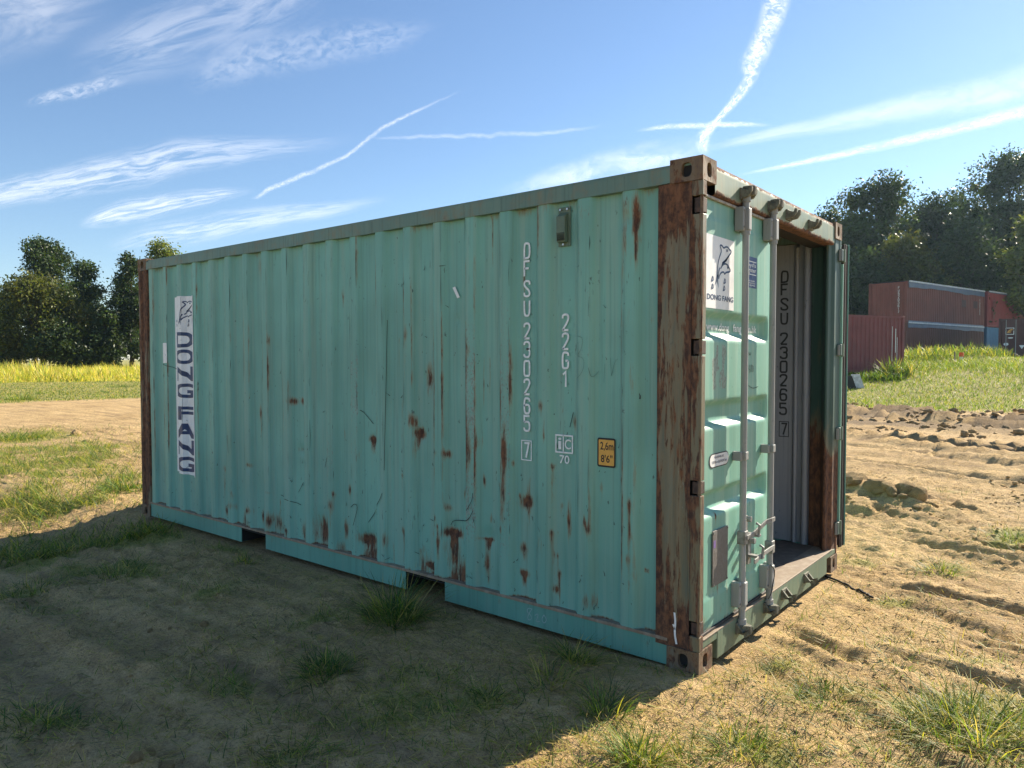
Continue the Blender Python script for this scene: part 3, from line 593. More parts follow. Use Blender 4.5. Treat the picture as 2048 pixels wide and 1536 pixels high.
X = RNG.uniform(-14, 6, 2600); Y = RNG.uniform(14, 22, 2600); kp = RNG.uniform(0, 1, len(X)) < smooth(.42, .65, fbm(X*.7, Y*.7, 96, 3)); crumbs('soil_lumps', 'torn lumps of soil along the edge of the green bank', X[kp], Y[kp], .03, .14)
X = RNG.uniform(-3, 4, 2600); Y = RNG.uniform(3.5, 8.5, 2600); kp = RNG.uniform(0, 1, len(X)) < smooth(.5, .7, fbm(X*1.1, Y*1.1, 97, 3)); crumbs('soil_lumps', 'small lumps of soil scattered around the low soil ridge', X[kp], Y[kp], .008, .035)
for k in range(64):
    tt = random.random()**0.8*0.80+0.02; p = np.array(RIDGE[0])*(1-tt)+np.array(RIDGE[1])*tt
    p = p+np.array([random.gauss(0, 0.12), random.gauss(0, 0.15)]); s = 0.045*(3.2**random.random())
    o = link('dirt_clod', cms[k % 6], None, None, (p[0], p[1], gz1(p[0], p[1])+s*0.12)); o.scale = (s, s, s); o.rotation_euler = (random.uniform(-.4, .4), random.uniform(-.4, .4), random.uniform(0, 6))
    tag(o, 'dry clod of earth on the low soil ridge beyond the open door', 'dirt clod', 'clods on the soil ridge')
for (px_, py_, s, lab) in ((300, 1243, .022, 'small pale stone in the shadow, leftmost of three in a row'), (340, 1243, .018, 'small pale stone in the shadow, middle of three in a row'), (408, 1238, .035, 'flat pale stone in the shadow, rightmost of three in a row'),
                         (272, 1525, .03, 'pale clod at the bottom picture edge in the shadow'), (330, 1512, .045, 'large shaded clod in the heap at the bottom left'), (290, 1490, .035, 'shaded clod upper left in the heap at the bottom left'), (150, 868, .16, 'pale sod lump on the sunlit dirt by the far left grass'), (172, 882, .08, 'small pale lump beside the sod lump on the sunlit dirt')):
    p = gpt(px_, py_); o = link('dirt_clod', cms[int(px_) % 6], None, None, (p[0], p[1], gz1(p[0], p[1])+s*0.15)); o.scale = (s, s, s); o.rotation_euler[2] = px_*0.1
    tag(o, lab, 'stone' if 'stone' in lab else 'dirt clod')
# ------------------------------------------------------------------ lettering helpers
_fc = {}
def text2d(body, bold=0.0):
    if (body, bold) not in _fc:
        cu = bpy.data.curves.new('t', 'FONT'); cu.body = body; cu.fill_mode = 'FRONT'; cu.resolution_u = 4; cu.offset = bold
        ob = bpy.data.objects.new('t', cu); COL.objects.link(ob)
        dg = bpy.context.evaluated_depsgraph_get(); dg.update()
        me = bpy.data.meshes.new_from_object(ob.evaluated_get(dg))
        V = np.array([v.co[:2] for v in me.vertices]); F = [tuple(p.vertices) for p in me.polygons]
        bpy.data.objects.remove(ob); bpy.data.curves.remove(cu); bpy.data.meshes.remove(me)
        V = (V-V.min(0))/(V.max(0)-V.min(0)); _fc[(body, bold)] = (V, F)
    return _fc[(body, bold)]
def flat_mesh(name, V2, F, fn, mat, parent, cuts=None):
    bm = bmesh.new(); vs = [bm.verts.new((v[0], 0, v[1])) for v in V2]
    for f in F:
        try: bm.faces.new([vs[i] for i in f])
        except ValueError: pass
    for cx in cuts or []:
        bmesh.ops.bisect_plane(bm, geom=bm.verts[:]+bm.edges[:]+bm.faces[:], plane_co=(cx, 0, 0), plane_no=(1, 0, 0))
    for v in bm.verts: v.co = fn(v.co.x, v.co.z)
    me = bpy.data.meshes.new(name); bm.to_mesh(me); bm.free()
    return link(name, me, parent, mat)
def text_decal(name, body, u0, u1, v0, v1, fn, mat, parent, cuts=None, bold=0.012):
    V, F = text2d(body, bold); return flat_mesh(name, V*[(u1-u0), (v1-v0)]+[u0, v0], F, fn, mat, parent, cuts)
def rrect(u0, u1, v0, v1, r=0.0, n=4):
    if r <= 0: return [(u0, v0), (u1, v0), (u1, v1), (u0, v1)]
    P_ = []
    for cx, cy, a0 in ((u1-r, v0+r, -PI/2), (u1-r, v1-r, 0), (u0+r, v1-r, PI/2), (u0+r, v0+r, PI)):
        for k in range(n+1): P_.append((cx+r*math.cos(a0+k*PI/2/n), cy+r*math.sin(a0+k*PI/2/n)))
    return P_
def poly_decal(name, poly, fn, mat, parent, cuts=None): return flat_mesh(name, poly, [tuple(range(len(poly)))], fn, mat, parent, cuts)
def ribbon(p, wd):
    p = [np.array(q, float) for q in p]; k = len(p); V = []; closed = np.allclose(p[0], p[-1])
    ws = wd if hasattr(wd, '__len__') else [wd]*k
    for i in range(k):
        a = p[i-1] if i > 0 else (p[-2] if closed else p[0]); b = p[i+1] if i < k-1 else (p[1] if closed else p[-1])
        d1 = p[i]-a; d2 = b-p[i]
        d1 = d1/(np.linalg.norm(d1)+1e-9) if np.linalg.norm(d1) > 1e-9 else d2/(np.linalg.norm(d2)+1e-9)
        d2 = d2/(np.linalg.norm(d2)+1e-9) if np.linalg.norm(d2) > 1e-9 else d1
        m_ = d1+d2; m_ = m_/(np.linalg.norm(m_)+1e-9); n = np.array([-m_[1], m_[0]])
        s = min(1.6, 1/max(0.5, abs(n@np.array([-d1[1], d1[0]]))))
        V += [p[i]+n*ws[i]/2*s, p[i]-n*ws[i]/2*s]
    return V, [(2*i, 2*i+1, 2*i+3, 2*i+2) for i in range(k-1)]
def strokes(name, lines, fn, mat, parent, cuts=None):
    V = []; F = []
    for p, wd in lines:
        v, f = ribbon(p, wd); k = len(V); V += v; F += [tuple(i+k for i in q) for q in f]
    return flat_mesh(name, V, F, fn, mat, parent, cuts)
W_ = 0.40
GLYPH = {  # condensed stencil-like figures: centre lines in a 0.40 x 1 box; True = rounded
 'D': [([(0, 0), (0, 1), (.22, 1), (W_, .93), (W_, .07), (.22, 0), (0, 0)], 1)], 'F': [([(0, 0), (0, 1), (W_, 1)], 0), ([(0, .52), (.33, .52)], 0)],
 'S': [([(W_, .76), (W_, .96), (.2, 1.03), (0, .96), (0, .68), (W_, .34), (W_, .04), (.2, -.03), (0, .04), (0, .24)], 1)],
 'U': [([(0, 1), (0, .04), (.2, -.04), (W_, .04), (W_, 1)], 1)], '2': [([(0, .76), (0, .96), (.2, 1.03), (W_, .96), (W_, .64), (0, 0)], 1), ([(0, 0), (W_, 0)], 0)],
 '3': [([(0, .8), (0, .97), (.2, 1.03), (W_, .95), (W_, .56), (.16, .53)], 1), ([(.16, .53), (W_, .52), (W_, .04), (.2, -.03), (0, .04), (0, .2)], 1)],
 '0': [([(.2, 1), (W_, 1), (W_, .5), (W_, 0), (.2, 0), (0, 0), (0, .5), (0, 1), (.2, 1)], 1)],
 '6': [([(W_, .80), (W_, .97), (.2, 1.03), (0, .97), (0, .03), (.2, -.03), (W_, .03), (W_, .52), (.2, .60), (0, .50)], 1)],
 '5': [([(W_, 1), (0, 1), (0, .56)], 0), ([(0, .56), (.2, .62), (W_, .56), (W_, .03), (.2, -.03), (0, .03), (0, .2)], 1)],
 '7': [([(0, 1), (W_, 1), (.15, 0)], 0)], '1': [([(.04, .80), (.23, 1), (.23, 0)], 0)],
 'G': [([(W_, .78), (W_, .96), (.2, 1.03), (0, .96), (0, .04), (.12, -.02), (W_, 0), (W_, .47)], 1), ([(W_, .47), (.2, .47)], 0)],
 '8': [([(.2, .53), (0, .55), (0, 1), (.2, 1), (W_, 1), (W_, .55), (.2, .53), (W_, .5), (W_, 0), (.2, 0), (0, 0), (0, .5), (.2, .53)], 1)]}
def glyph_lines(ch, u, v, wd, ht, sw):
    out = []
    for pts, rnd in GLYPH[ch]:
        p = chaikin(pts, 3) if rnd else pts
        out.append(([(u+(q[0]/W_)*(wd-sw)+sw/2, v+sw/2+q[1]*(ht-sw)) for q in p], sw))
    return out
# ------------------------------------------------------------------ the green container (its near bottom corner is the origin)
CL, CW, CH = 6.058, 2.438, 2.591
box = empty('shipping_container', (0, 0, 0)); tag(box, 'large weathered teal green container with rusty posts and one door swung open', 'container')
KC = np.arange(-15, 5); CC = -1.55+0.284*KC                      # crest centres of the near long side
YC, YV = 0.010, 0.046
def yprof(x):
    x = np.asarray(x, float); d = np.min(np.abs(x[..., None]-CC), -1)
    return YC+(YV-YC)*np.clip((d-0.037)/0.036, 0, 1)
def yp(x): return float(yprof(np.array([x]))[0])
brk = sorted([c+s for c in CC for s in (-.073, -.037, .037, .073)])
def xs_of(x0, x1, step=0.0125):
    pts = [x0]+[b for b in brk if x0 < b < x1]+[x1]; o = []
    for a, b in zip(pts[:-1], pts[1:]): o += list(np.linspace(a, b, max(2, int((b-a)/step)+1))[:-1])
    return np.array(o+[x1])
def S(px, py): 
    p = onplane(px, py, 1, 0.03); return p[0], p[2]
def stamp(u, v, items, tail=True):
    """rust patches given by photo position: (px, py, half width px, half height px, strength, run length px)"""
    r = np.zeros(u.shape)
    for (px, py, rx, ry, s, run) in items:
        cx, cz = S(px, py); wx = abs(S(px+rx, py)[0]-cx); wz = abs(S(px, py+ry)[1]-cz)
        r = np.maximum(r, s*0.92*np.exp(-(((u-cx)/wx)**2+((v-cz)/(wz*1.1))**2)*0.75))
        if run:
            wr = abs(S(px, py+run*1.5)[1]-cz); d = (cz-v)/wr; col_ = 0.55+0.9*vnoise(u*70, v*3, 69)
            r = np.maximum(r, s*0.85*col_*np.exp(-((u-cx)/(wx*0.6))**2)*np.where((d > 0) & (d < 1), np.sqrt(np.clip(1-d, 0, 1)), 0))
    return r
RUSTS = [(735, 1080, 17, 12, .95, 45), (905, 1068, 17, 9, 1.0, 65), (905, 1110, 15, 34, .7, 0), (1050, 1005, 12, 14, .9, 0), (1054, 1010, 4, 40, .75, 130), (1046, 1098, 9, 12, .65, 20), (1046, 1148, 12, 8, .8, 20),
 (855, 755, 7, 28, .85, 30), (828, 842, 7, 16, .8, 10), (838, 868, 12, 12, .85, 26), (744, 880, 12, 8, .9, 22), (893, 908, 8, 9, .8, 0), (872, 905, 6, 8, .7, 0), (645, 1060, 14, 24, .85, 25), (555, 1048, 9, 18, .75, 12), (540, 1040, 7, 16, .7, 8), (608, 1062, 7, 24, .8, 8),
 (525, 1035, 6, 14, .75, 0), (497, 1020, 9, 8, .7, 0), (465, 1012, 8, 8, .6, 0), (588, 803, 9, 8, .75, 0), (603, 802, 6, 8, .7, 0), (1275, 425, 7, 40, .95, 90), (1252, 425, 12, 30, .62, 120), (1078, 400, 4, 14, .8, 110), (1078, 470, 3, 60, .75, 60),
 (1085, 812, 5, 12, .75, 20), (1092, 870, 3, 26, .75, 40), (1012, 905, 6, 44, .85, 120), (1008, 990, 5, 60, .7, 60), (940, 900, 7, 60, .55, 140), (934, 800, 4, 120, .6, 100), (1262, 1010, 4, 14, .85, 130), (1260, 1118, 5, 14, .7, 40), (1180, 1056, 4, 14, .8, 30), (1172, 1042, 3, 12, .7, 20),
 (1135, 1036, 4, 32, .75, 30), (1147, 845, 4, 18, .7, 10), (1290, 1142, 5, 5, .85, 0), (972, 1080, 12, 4, .9, 20), (860, 1132, 16, 7, .85, 8), (820, 1142, 10, 7, .8, 8), (800, 1145, 12, 8, .95, 0), (760, 1130, 14, 8, .85, 0), (868, 1068, 5, 8, .8, 30), (805, 1062, 5, 8, .65, 50), (773, 1080, 5, 18, .65, 30),
 (880, 1082, 4, 14, .7, 40), (972, 1128, 6, 30, .6, 30), (690, 1060, 5, 20, .6, 20), (665, 1010, 5, 14, .6, 60), (830, 880, 3, 40, .55, 60), (1085, 1080, 10, 20, .3, 0), (1110, 1180, 8, 8, .6, 0), (1175, 1200, 6, 14, .55, 10), (1190, 1205, 5, 16, .6, 0), (896, 1015, 6, 8, .65, 0), (800, 820, 3, 30, .45, 60),
 (715, 900, 6, 30, .4, 40), (600, 900, 8, 6, .5, 0), (500, 930, 8, 5, .55, 0), (540, 985, 6, 4, .5, 0), (470, 1050, 12, 6, .6, 0), (1300, 640, 4, 6, .3, 0), (1165, 430, 8, 30, .35, 30), (1243, 560, 6, 160, .35, 100), (1268, 700, 8, 150, .3, 100)]
_r = random.Random(12)
for _k in range(46): RUSTS.append((_r.uniform(430, 1290), 900+270*_r.random()**.7, _r.uniform(2, 4.5), _r.uniform(4, 13), _r.uniform(.5, .8), _r.choice((0, 15, 30, 60))))
for _k in range(22): RUSTS.append((_r.uniform(430, 1290), _r.uniform(420, 900), _r.uniform(1.5, 3), _r.uniform(5, 20), _r.uniform(.4, .62), _r.choice((20, 50, 100))))
WEAR = {-1.55: (.62, 600, 1100), -1.266: (.55, 560, 1120), -2.686: (.62, 690, 950), -2.97: (.58, 640, 1000), -0.982: (.36, 480, 1000), -0.698: (.50, 400, 760), -0.414: (.42, 380, 900), -2.118: (.30, 500, 900), -1.834: (.34, 480, 900), -2.402: (.38, 450, 1100), -3.254: (.34, 520, 1000), -3.538: (.40, 540, 900), -3.822: (.34, 560, 1000), -4.106: (.28, 600, 1000), -4.39: (.34, 600, 980), -4.674: (.40, 600, 960)}
def panel_grid(x0, x1, z0, z1, step=0.0125):
    xs = xs_of(x0, x1, step); zs = np.linspace(z0, z1, int((z1-z0)/step)+1)
    X_, Z_ = np.meshgrid(xs, zs, indexing='ij'); return xs, zs, X_.ravel(), Z_.ravel()
xs, zs, X, Z = panel_grid(-5.875, -0.242, 0.150, 2.482)
d_ = np.min(np.abs(X[:, None]-CC), -1)
Y = yprof(X)+0.006*(fbm(X*1.7, Z*1.3, 61, 3)-0.5)+0.004*(fbm(X*6, Z*3, 62, 2)-0.5)
for (px, py, r, dep) in ((975, 1075, .05, .014), (905, 1060, .06, .018), (735, 1080, .06, .02), (838, 868, .05, .012), (855, 760, .05, .010), (744, 880, .04, .010), (1050, 1005, .04, .008), (1255, 440, .05, .010), (640, 1050, .07, .014), (600, 900, .04, .010), (500, 935, .04, .008), (912, 640, .03, .006)):
    cx, cz = S(px, py); Y += dep*np.exp(-((X-cx)**2+(Z-cz)**2)/r**2)
rust = stamp(X, Z, RUSTS)
low = smooth(0.42, 0.17, Z); rust = np.maximum(rust, low*0.62*smooth(0.45, 0.7, fbm(X*5.5, Z*1.2, 63, 3))*(0.4+0.6*smooth(0.02, 0.08, d_))*smooth(-5.7, -4.2, X)*smooth(-0.6, -1.4, X))
rust = np.maximum(rust, 0.75*smooth(0.175, 0.155, Z)*smooth(0.4, 0.6, fbm(X*7, Z*0, 64, 2)))
rust = np.maximum(rust, 0.40*smooth(2.40, 2.47, Z)*smooth(0.5, 0.7, fbm(X*6, Z*2, 65, 3)))
rust = np.maximum(rust, 0.5*smooth(-5.80, -5.87, X))
edge_ = np.exp(-((d_-.036)/.007)**2); rust = np.maximum(rust, .60*edge_*smooth(.42, .66, fbm(X*3.5, Z*1.1, 67, 4))*smooth(.35, .6, fbm(X*1.1, Z*.8, 68, 2)))
wear = np.zeros(len(X))
for cx, (s, t0, t1) in WEAR.items():
    zt, zb = S(1000, 400)[1], 0
    px_ = 1024; z1_ = onplane(940, t0, 1, .01)[2] if cx > -2 else onplane(700, t0, 1, .01)[2]; z0_ = onplane(940, t1, 1, .01)[2] if cx > -2 else onplane(700, t1, 1, .01)[2]
    prof = smooth(0.046, 0.030, np.abs(X-cx)); edge = 0.55+0.6*np.exp(-((np.abs(X-cx)-0.034)/0.008)**2)
    wear = np.maximum(wear, s*prof*edge*smooth(z0_-0.25, z0_+0.2, Z)*smooth(z1_+0.25, z1_-0.2, Z)*(0.35+1.1*fbm(X*2, Z*2.2, 66, 3)))
me = mesh_np('side_panel', np.stack([X, Y, Z], 1), grid_faces(len(xs), len(zs))[:, ::-1], False, {'rust': rust, 'wear': wear})
side = link('side_panel', me, box, M['panel']); tag(side, 'corrugated teal side with rust runs and white lettering')
side_pt = lambda off: (lambda u, v: (u, yp(u)-off, v))
flat_v = lambda off: (lambda u, v: (u, YV-off, v))
# ---- white codes painted in the troughs
FV = flat_v(0.007)
def code_column(txt, xc, ztops, wd, ht, sw, mat=M['letter'], fn=FV, parent=side):
    L = []
    for ch, zt in zip(txt, ztops): L += glyph_lines(ch, xc-wd/2, zt-ht, wd, ht, sw)
    return strokes('lettering', L, fn, mat, parent)
zt = [S(1052, q)[1] for q in (484, 520, 560, 599, 645, 682, 720, 757, 795, 830)]
code_column('DFSU230265', S(1052, 600)[0], zt, 0.052, 0.100, 0.0125)
x7, z7 = S(1051, 901); strokes('lettering', [([(x7-.036, z7-.058), (x7+.036, z7-.058), (x7+.036, z7+.058), (x7-.036, z7+.058), (x7-.036, z7-.058)], .006)]+glyph_lines('7', x7-.022, z7-.05, .046, .1, .013), FV, M['letter'], side)
zt = [S(1129, q)[1] for q in (627, 665, 703, 741)]
code_column('22G1', S(1129, 700)[0], zt, 0.052, 0.100, 0.0125)
xa, za = S(1110, 870); xb, zb = S(1143, 907); xm = xa+(xb-xa)*.45
strokes('lettering', [([(xa, zb), (xb, zb), (xb, za), (xa, za), (xa, zb)], .009), ([(xm, zb), (xm, za)], .008)], FV, M['letter'], side)
text_decal('lettering', 'i', xa+.016, xm-.012, zb+.016, za-.014, FV, M['letter'], side)
text_decal('lettering', 'C', xm+.010, xb-.010, zb+.020, za-.020, FV, M['letter'], side)
text_decal('lettering', '70', *[S(1119, 0)[0], S(1139, 0)[0]], S(1129, 928)[1], S(1129, 911)[1], FV, M['letter'], side)
xa, za = S(1193, 875); xb, zb = S(1229, 937)
hs = poly_decal('height_sticker', rrect(xa, xb, zb, za, .012), flat_v(.0065), M['black'], side); tag(hs, 'amber height sticker with black figures')
for nm, mt, args in (('sticker_face', 'yellow', None),):
    poly_decal('lettering', rrect(xa+.009, xb-.008, zb+.010, za-.010, .005), flat_v(.0075), M['yellow'], side)
text_decal('lettering', '2,6m', xa+.020, xb-.012, (za+zb)/2+.008, za-.022, flat_v(.0085), M['black'], side)
text_decal('lettering', "8'6''", xa+.024, xb-.018, zb+.026, (za+zb)/2-.012, flat_v(.0085), M['black'], side)
# ---- white vertical banner with navy name
bx0, bx1 = S(347, 593)[0], S(390, 591)[0]; bz1, bz0 = 2.178, 0.500
cuts = [c for c in brk if bx0 < c < bx1]
BN = side_pt(0.0045)
ban = flat_mesh('name_banner', [(bx0, bz0+.012), (bx0+.12, bz0+.004), ((bx0+bx1)/2, bz0), (bx1, bz0-.006), (bx1, bz1-.004), (bx0+.16, bz1+.004), (bx0, bz1)], [tuple(range(7))], BN, M['white'], side, cuts)
tag(ban, 'white vertical banner with navy lettering and two dolphins')
LN = side_pt(0.0065)
def Bp(px, py):
    q = onplane(px, py, 1, 0.03); return q[0], q[2]
for ch, y0, y1 in (('D', 664, 695), ('O', 699, 728), ('N', 733, 762), ('G', 767, 796), ('F', 813, 840), ('A', 847, 876), ('N', 880, 909), ('G', 913, 943)):
    text_decal('lettering', ch, bx0+.040, bx1-.048, Bp(372, y1)[1], Bp(372, y0)[1], LN, M['navy'], side, cuts, bold=0.042)
def dolphins(u0, u1, v0, v1, sw):
    """two leaping dolphins and water drops, drawn in a unit square"""
    def q_(x, y):
        k = (x-70)/330; yt = 150+90*k; yb = 1030+35*k; return (k, 1-(y-yt)/(yb-yt))
    Q = lambda *p: [q_(*r) for r in p]
    D1 = Q((192, 660), (195, 580), (203, 500), (218, 425), (242, 362), (236, 330), (222, 298), (232, 284), (252, 298), (268, 324), (290, 304), (316, 308), (336, 336), (360, 352), (358, 372), (342, 396), (322, 424), (288, 470), (252, 498))
    D2 = Q((222, 556), (206, 620), (204, 670))
    D3 = Q((232, 566), (256, 520), (286, 504), (316, 518), (332, 548), (352, 580), (344, 602), (296, 608), (280, 634), (274, 606), (246, 606), (222, 640), (210, 690))
    fin = Q((344, 396), (300, 444), (250, 500), (240, 540), (270, 506), (300, 480)); tail = Q((190, 640), (212, 640), (202, 690), (212, 800), (192, 710), (170, 768))
    e1_, e2_ = q_(308, 350), q_(320, 550)
    eye = [(e1_[0]+.014*math.cos(a), e1_[1]+.010*math.sin(a)) for a in np.linspace(0, 2*PI, 8)]; eye2 = [(e2_[0]+.012*math.cos(a), e2_[1]+.009*math.sin(a)) for a in np.linspace(0, 2*PI, 8)]
    drop = lambda x, y, s: [(x-.05*s, y-.05*s), (x+.05*s, y-.03*s), (x+.05*s, y+.03*s), (x, y+.06*s), (x-.02*s, y+.01*s), (x-.05*s, y-.05*s)]
    mp = lambda p: [(u0+(u1-u0)*q[0], v0+(v1-v0)*q[1]) for q in p]
    L = [(mp(chaikin(q, 2)), sw) for q in (D1, D2, D3)]+[(mp(q), sw) for q in (eye, eye2)]
    L += [(mp(chaikin(drop(x, y, .62), 1)), sw*.8) for x, y in (q_(140, 690), q_(140, 780), q_(282, 715), q_(275, 800))]
    return L, [mp(fin), mp(tail)]
L, fills = dolphins(bx0+.02, bx1-.01, Bp(372, 662)[1]-.055, Bp(372, 594)[1], .009)
strokes('dolphin_emblem', L, LN, M['navy'], side, cuts)
for f in fills: poly_decal('dolphin_emblem', f, LN, M['navy'], side, cuts)
# ---- small stickers, scribbles, chalk
a = S(331, 686); b = S(340, 726); poly_decal('white_sticker', rrect(a[0], b[0]-.01, b[1], a[1], .006), side_pt(.006), M['white'], side, [c for c in brk if a[0] < c < b[0]])
cx, cz = S(911, 584); poly_decal('pale_sticker', [(cx-.034, cz+.030), (cx-.010, cz+.036), (cx+.030, cz-.034), (cx+.008, cz-.040)], side_pt(.008), M['white'], side, [c for c in brk if cx-.03 < c < cx+.03])
def scrib(pxs, wd, mat, fn=side_pt(.0072), n=2, nm='scribble'):
    for p in pxs: strokes(nm, [(chaikin([S(*q) for q in p], n), wd)], fn, mat, side)
scrib([[(1160, 672), (1172, 676), (1168, 700), (1158, 712), (1174, 716), (1172, 742), (1156, 760)], [(1182, 735), (1186, 758), (1196, 742)], [(1208, 728), (1206, 765)], [(1219, 716), (1221, 752)], [(1221, 752), (1228, 722), (1234, 718)]], .0022, mat_plain('faint_pen', (.10, .21, .18), .8))
scrib([[(655, 900), (648, 935)], [(706, 1015), (715, 1005), (722, 1012), (712, 1050)], [(735, 1045), (765, 1000), (770, 985)], [(722, 820), (745, 848)], [(938, 1020), (950, 1000), (951, 985)], [(900, 1050), (905, 1040), (940, 1043), (952, 1020)], [(1000, 760), (1004, 800)], [(560, 990), (600, 1010)], [(595, 985), (605, 965)], [(330, 728), (352, 738)], [(460, 870), (462, 905)], [(1145, 825), (1138, 855)]], .004, M['dark'])
scrib([[(1245, 660), (1246, 800), (1245, 985)]], .0022, M['dark'], n=1)
scrib([[(775, 640), (774, 800), (773, 940)]], .0022, M['dark'], n=1)
# ---- small nicks, ticks and broken dark lines along the crests
rs = random.Random(5); nk = []
for k in range(230):
    x = rs.uniform(-5.6, -0.35); z = 0.18+2.1*rs.random()**2.0; L_ = rs.uniform(.006, .035); an = rs.gauss(PI/2, .5) if rs.random() < .7 else rs.uniform(0, PI)
    nk.append(([(x, z), (x+L_*math.cos(an)*.6+.003, z+L_*math.sin(an)*.5), (x+L_*math.cos(an), z+L_*math.sin(an))], [rs.uniform(.002, .006), rs.uniform(.002, .005), .001]))
for c_ in CC:
    for e_ in (-.036, .036):
        if rs.random() < .25: continue
        z = rs.uniform(.2, 1.2)
        while z < 2.35:
            L_ = rs.uniform(.02, .30)*(1.0 if rs.random() < .6 else .3); q = e_+rs.gauss(0, .002); wd_ = rs.uniform(.0012, .0035)
            nk.append(([(c_+q, z), (c_+q+rs.gauss(0, .002), z+L_*.5), (c_+q+rs.gauss(0, .002), z+L_)], [.0008, wd_, .0008])); z += L_+rs.uniform(.03, .5)
nko = strokes('paint_nicks', nk, side_pt(.0062), mat_plain('dark_nicks', (.05, .075, .07), .8), side); tag(nko, kind='stuff')
# ---- ventilator
vx0, vz1 = S(1116, 416); vx1, vz0 = S(1140, 491); YF = YV-.006
v = MB().box(vx0, vx1, YF-.006, YF, vz0, vz1).build('ventilator', M['vent'], box, .002)
v2 = MB().prism([(YF-.007, vz0+.018), (YF-.034, vz0+.022), (YF-.040, vz0+.075), (YF-.040, vz1-.055), (YF-.007, vz1-.030)], 0, vx0+.008, vx1-.016); v2.build('vent_hood', M['vent'], v, .004)
mb = MB()
for i in range(7):
    for j in range(7): mb.box(vx0+.013+i*.0078, vx0+.017+i*.0078, YF-.0415, YF-.030, vz0+.030+j*.0065, vz0+.0335+j*.0065)
mb.build('vent_hole_darks', M['dark'], v)  # raised dark blocks standing in for the shade inside the perforations
for bx_, bz_ in ((vx0+.018, vz1-.014), (vx1-.018, vz1-.014), ((vx0+vx1)/2-.003, vz0+.010)): MB().tube([(bx_, YF-.016, bz_), (bx_, YF-.004, bz_)], .0065, 8).build('bolt', M['bolt'], v)
# ---- rails
mb = MB(); nseg = 60; xsr = np.linspace(-5.885, -0.176, nseg); V = []; F = []
for i, x in enumerate(xsr):
    wv = 0.006*(float(vnoise(np.array([x*1.9]), np.array([0.3]), 71)[0])-.5); wz = 0.010*(float(vnoise(np.array([x*2.3]), np.array([4.3]), 72)[0])-.5)
    for y, z in ((.003+wv, 2.476+wz), (.003+wv*0.4, 2.556), (.066, 2.556), (.066, 2.476)): V.append((x, y, z))
for i in range(nseg-1): F += [(4*i+j, 4*i+(j+1) % 4, 4*i+4+(j+1) % 4, 4*i+4+j) for j in range(4)]
F += [(3, 2, 1, 0), tuple(4*nseg-4+j for j in range(4))]
mb.add(V, F).build('top_rail', M['toprail'], box)
MB().box(-5.885, -0.176, CW-.066, CW-.004, 2.476, 2.556).build('top_rail', M['toprail'], box)
FP = [(-5.885, -4.215), (-3.846, -2.150), (-1.776, -0.176)]
for side_y in (0, 1):
    mb = MB(); f = (lambda y: y) if not side_y else (lambda y: CW-y)
    for i, (x0, x1) in enumerate(FP):
        a, b = sorted((f(.011), f(.018))); mb.box(x0, x1, a, b, .012, .150)
        a, b = sorted((f(.018), f(.075))); mb.box(x0, x1, a, b, .012, .020)
    rl = mb.build('bottom_rail', M['rail'], box, .002)
    a, b = sorted((f(.004), f(.075))); MB().box(-5.885, -0.176, a, b, .138, .156).build('rail_flange', M['rustplate'], rl, .002)
strokes('chalk_marks', [(chaikin([S(*q) for q in p], 2), .004) for p in ([(1068, 1216), (1060, 1214), (1058, 1222), (1066, 1228), (1068, 1236), (1061, 1239), (1059, 1231), (1068, 1216)], [(1074, 1229), (1080, 1225), (1080, 1232), (1075, 1241), (1084, 1241)], [(1092, 1228), (1087, 1236), (1092, 1246), (1098, 1238), (1092, 1228)])], lambda u, v: (u, .0095, v), M['chalk'], rl)
for x0, x1 in ((-4.215, -3.846), (-2.150, -1.776)):
    mb = MB(); mb.box(x0-.006, x0, .019, CW-.019, .014, .136); mb.box(x1, x1+.006, .019, CW-.019, .014, .136); mb.box(x0, x1, .02, CW-.02, .118, .124)
    mb.build('fork_pocket', M['dark'], box)  # near-black plates carry the shade of the pocket tunnels in their colour
mb = MB()
for x in np.arange(-5.6, -0.2, .30):
    if not (-4.26 < x < -3.80 or -2.2 < x < -1.73): mb.box(x-.02, x+.02, .08, CW-.08, .02, .116)
mb.build('cross_member', M['dark'], box)
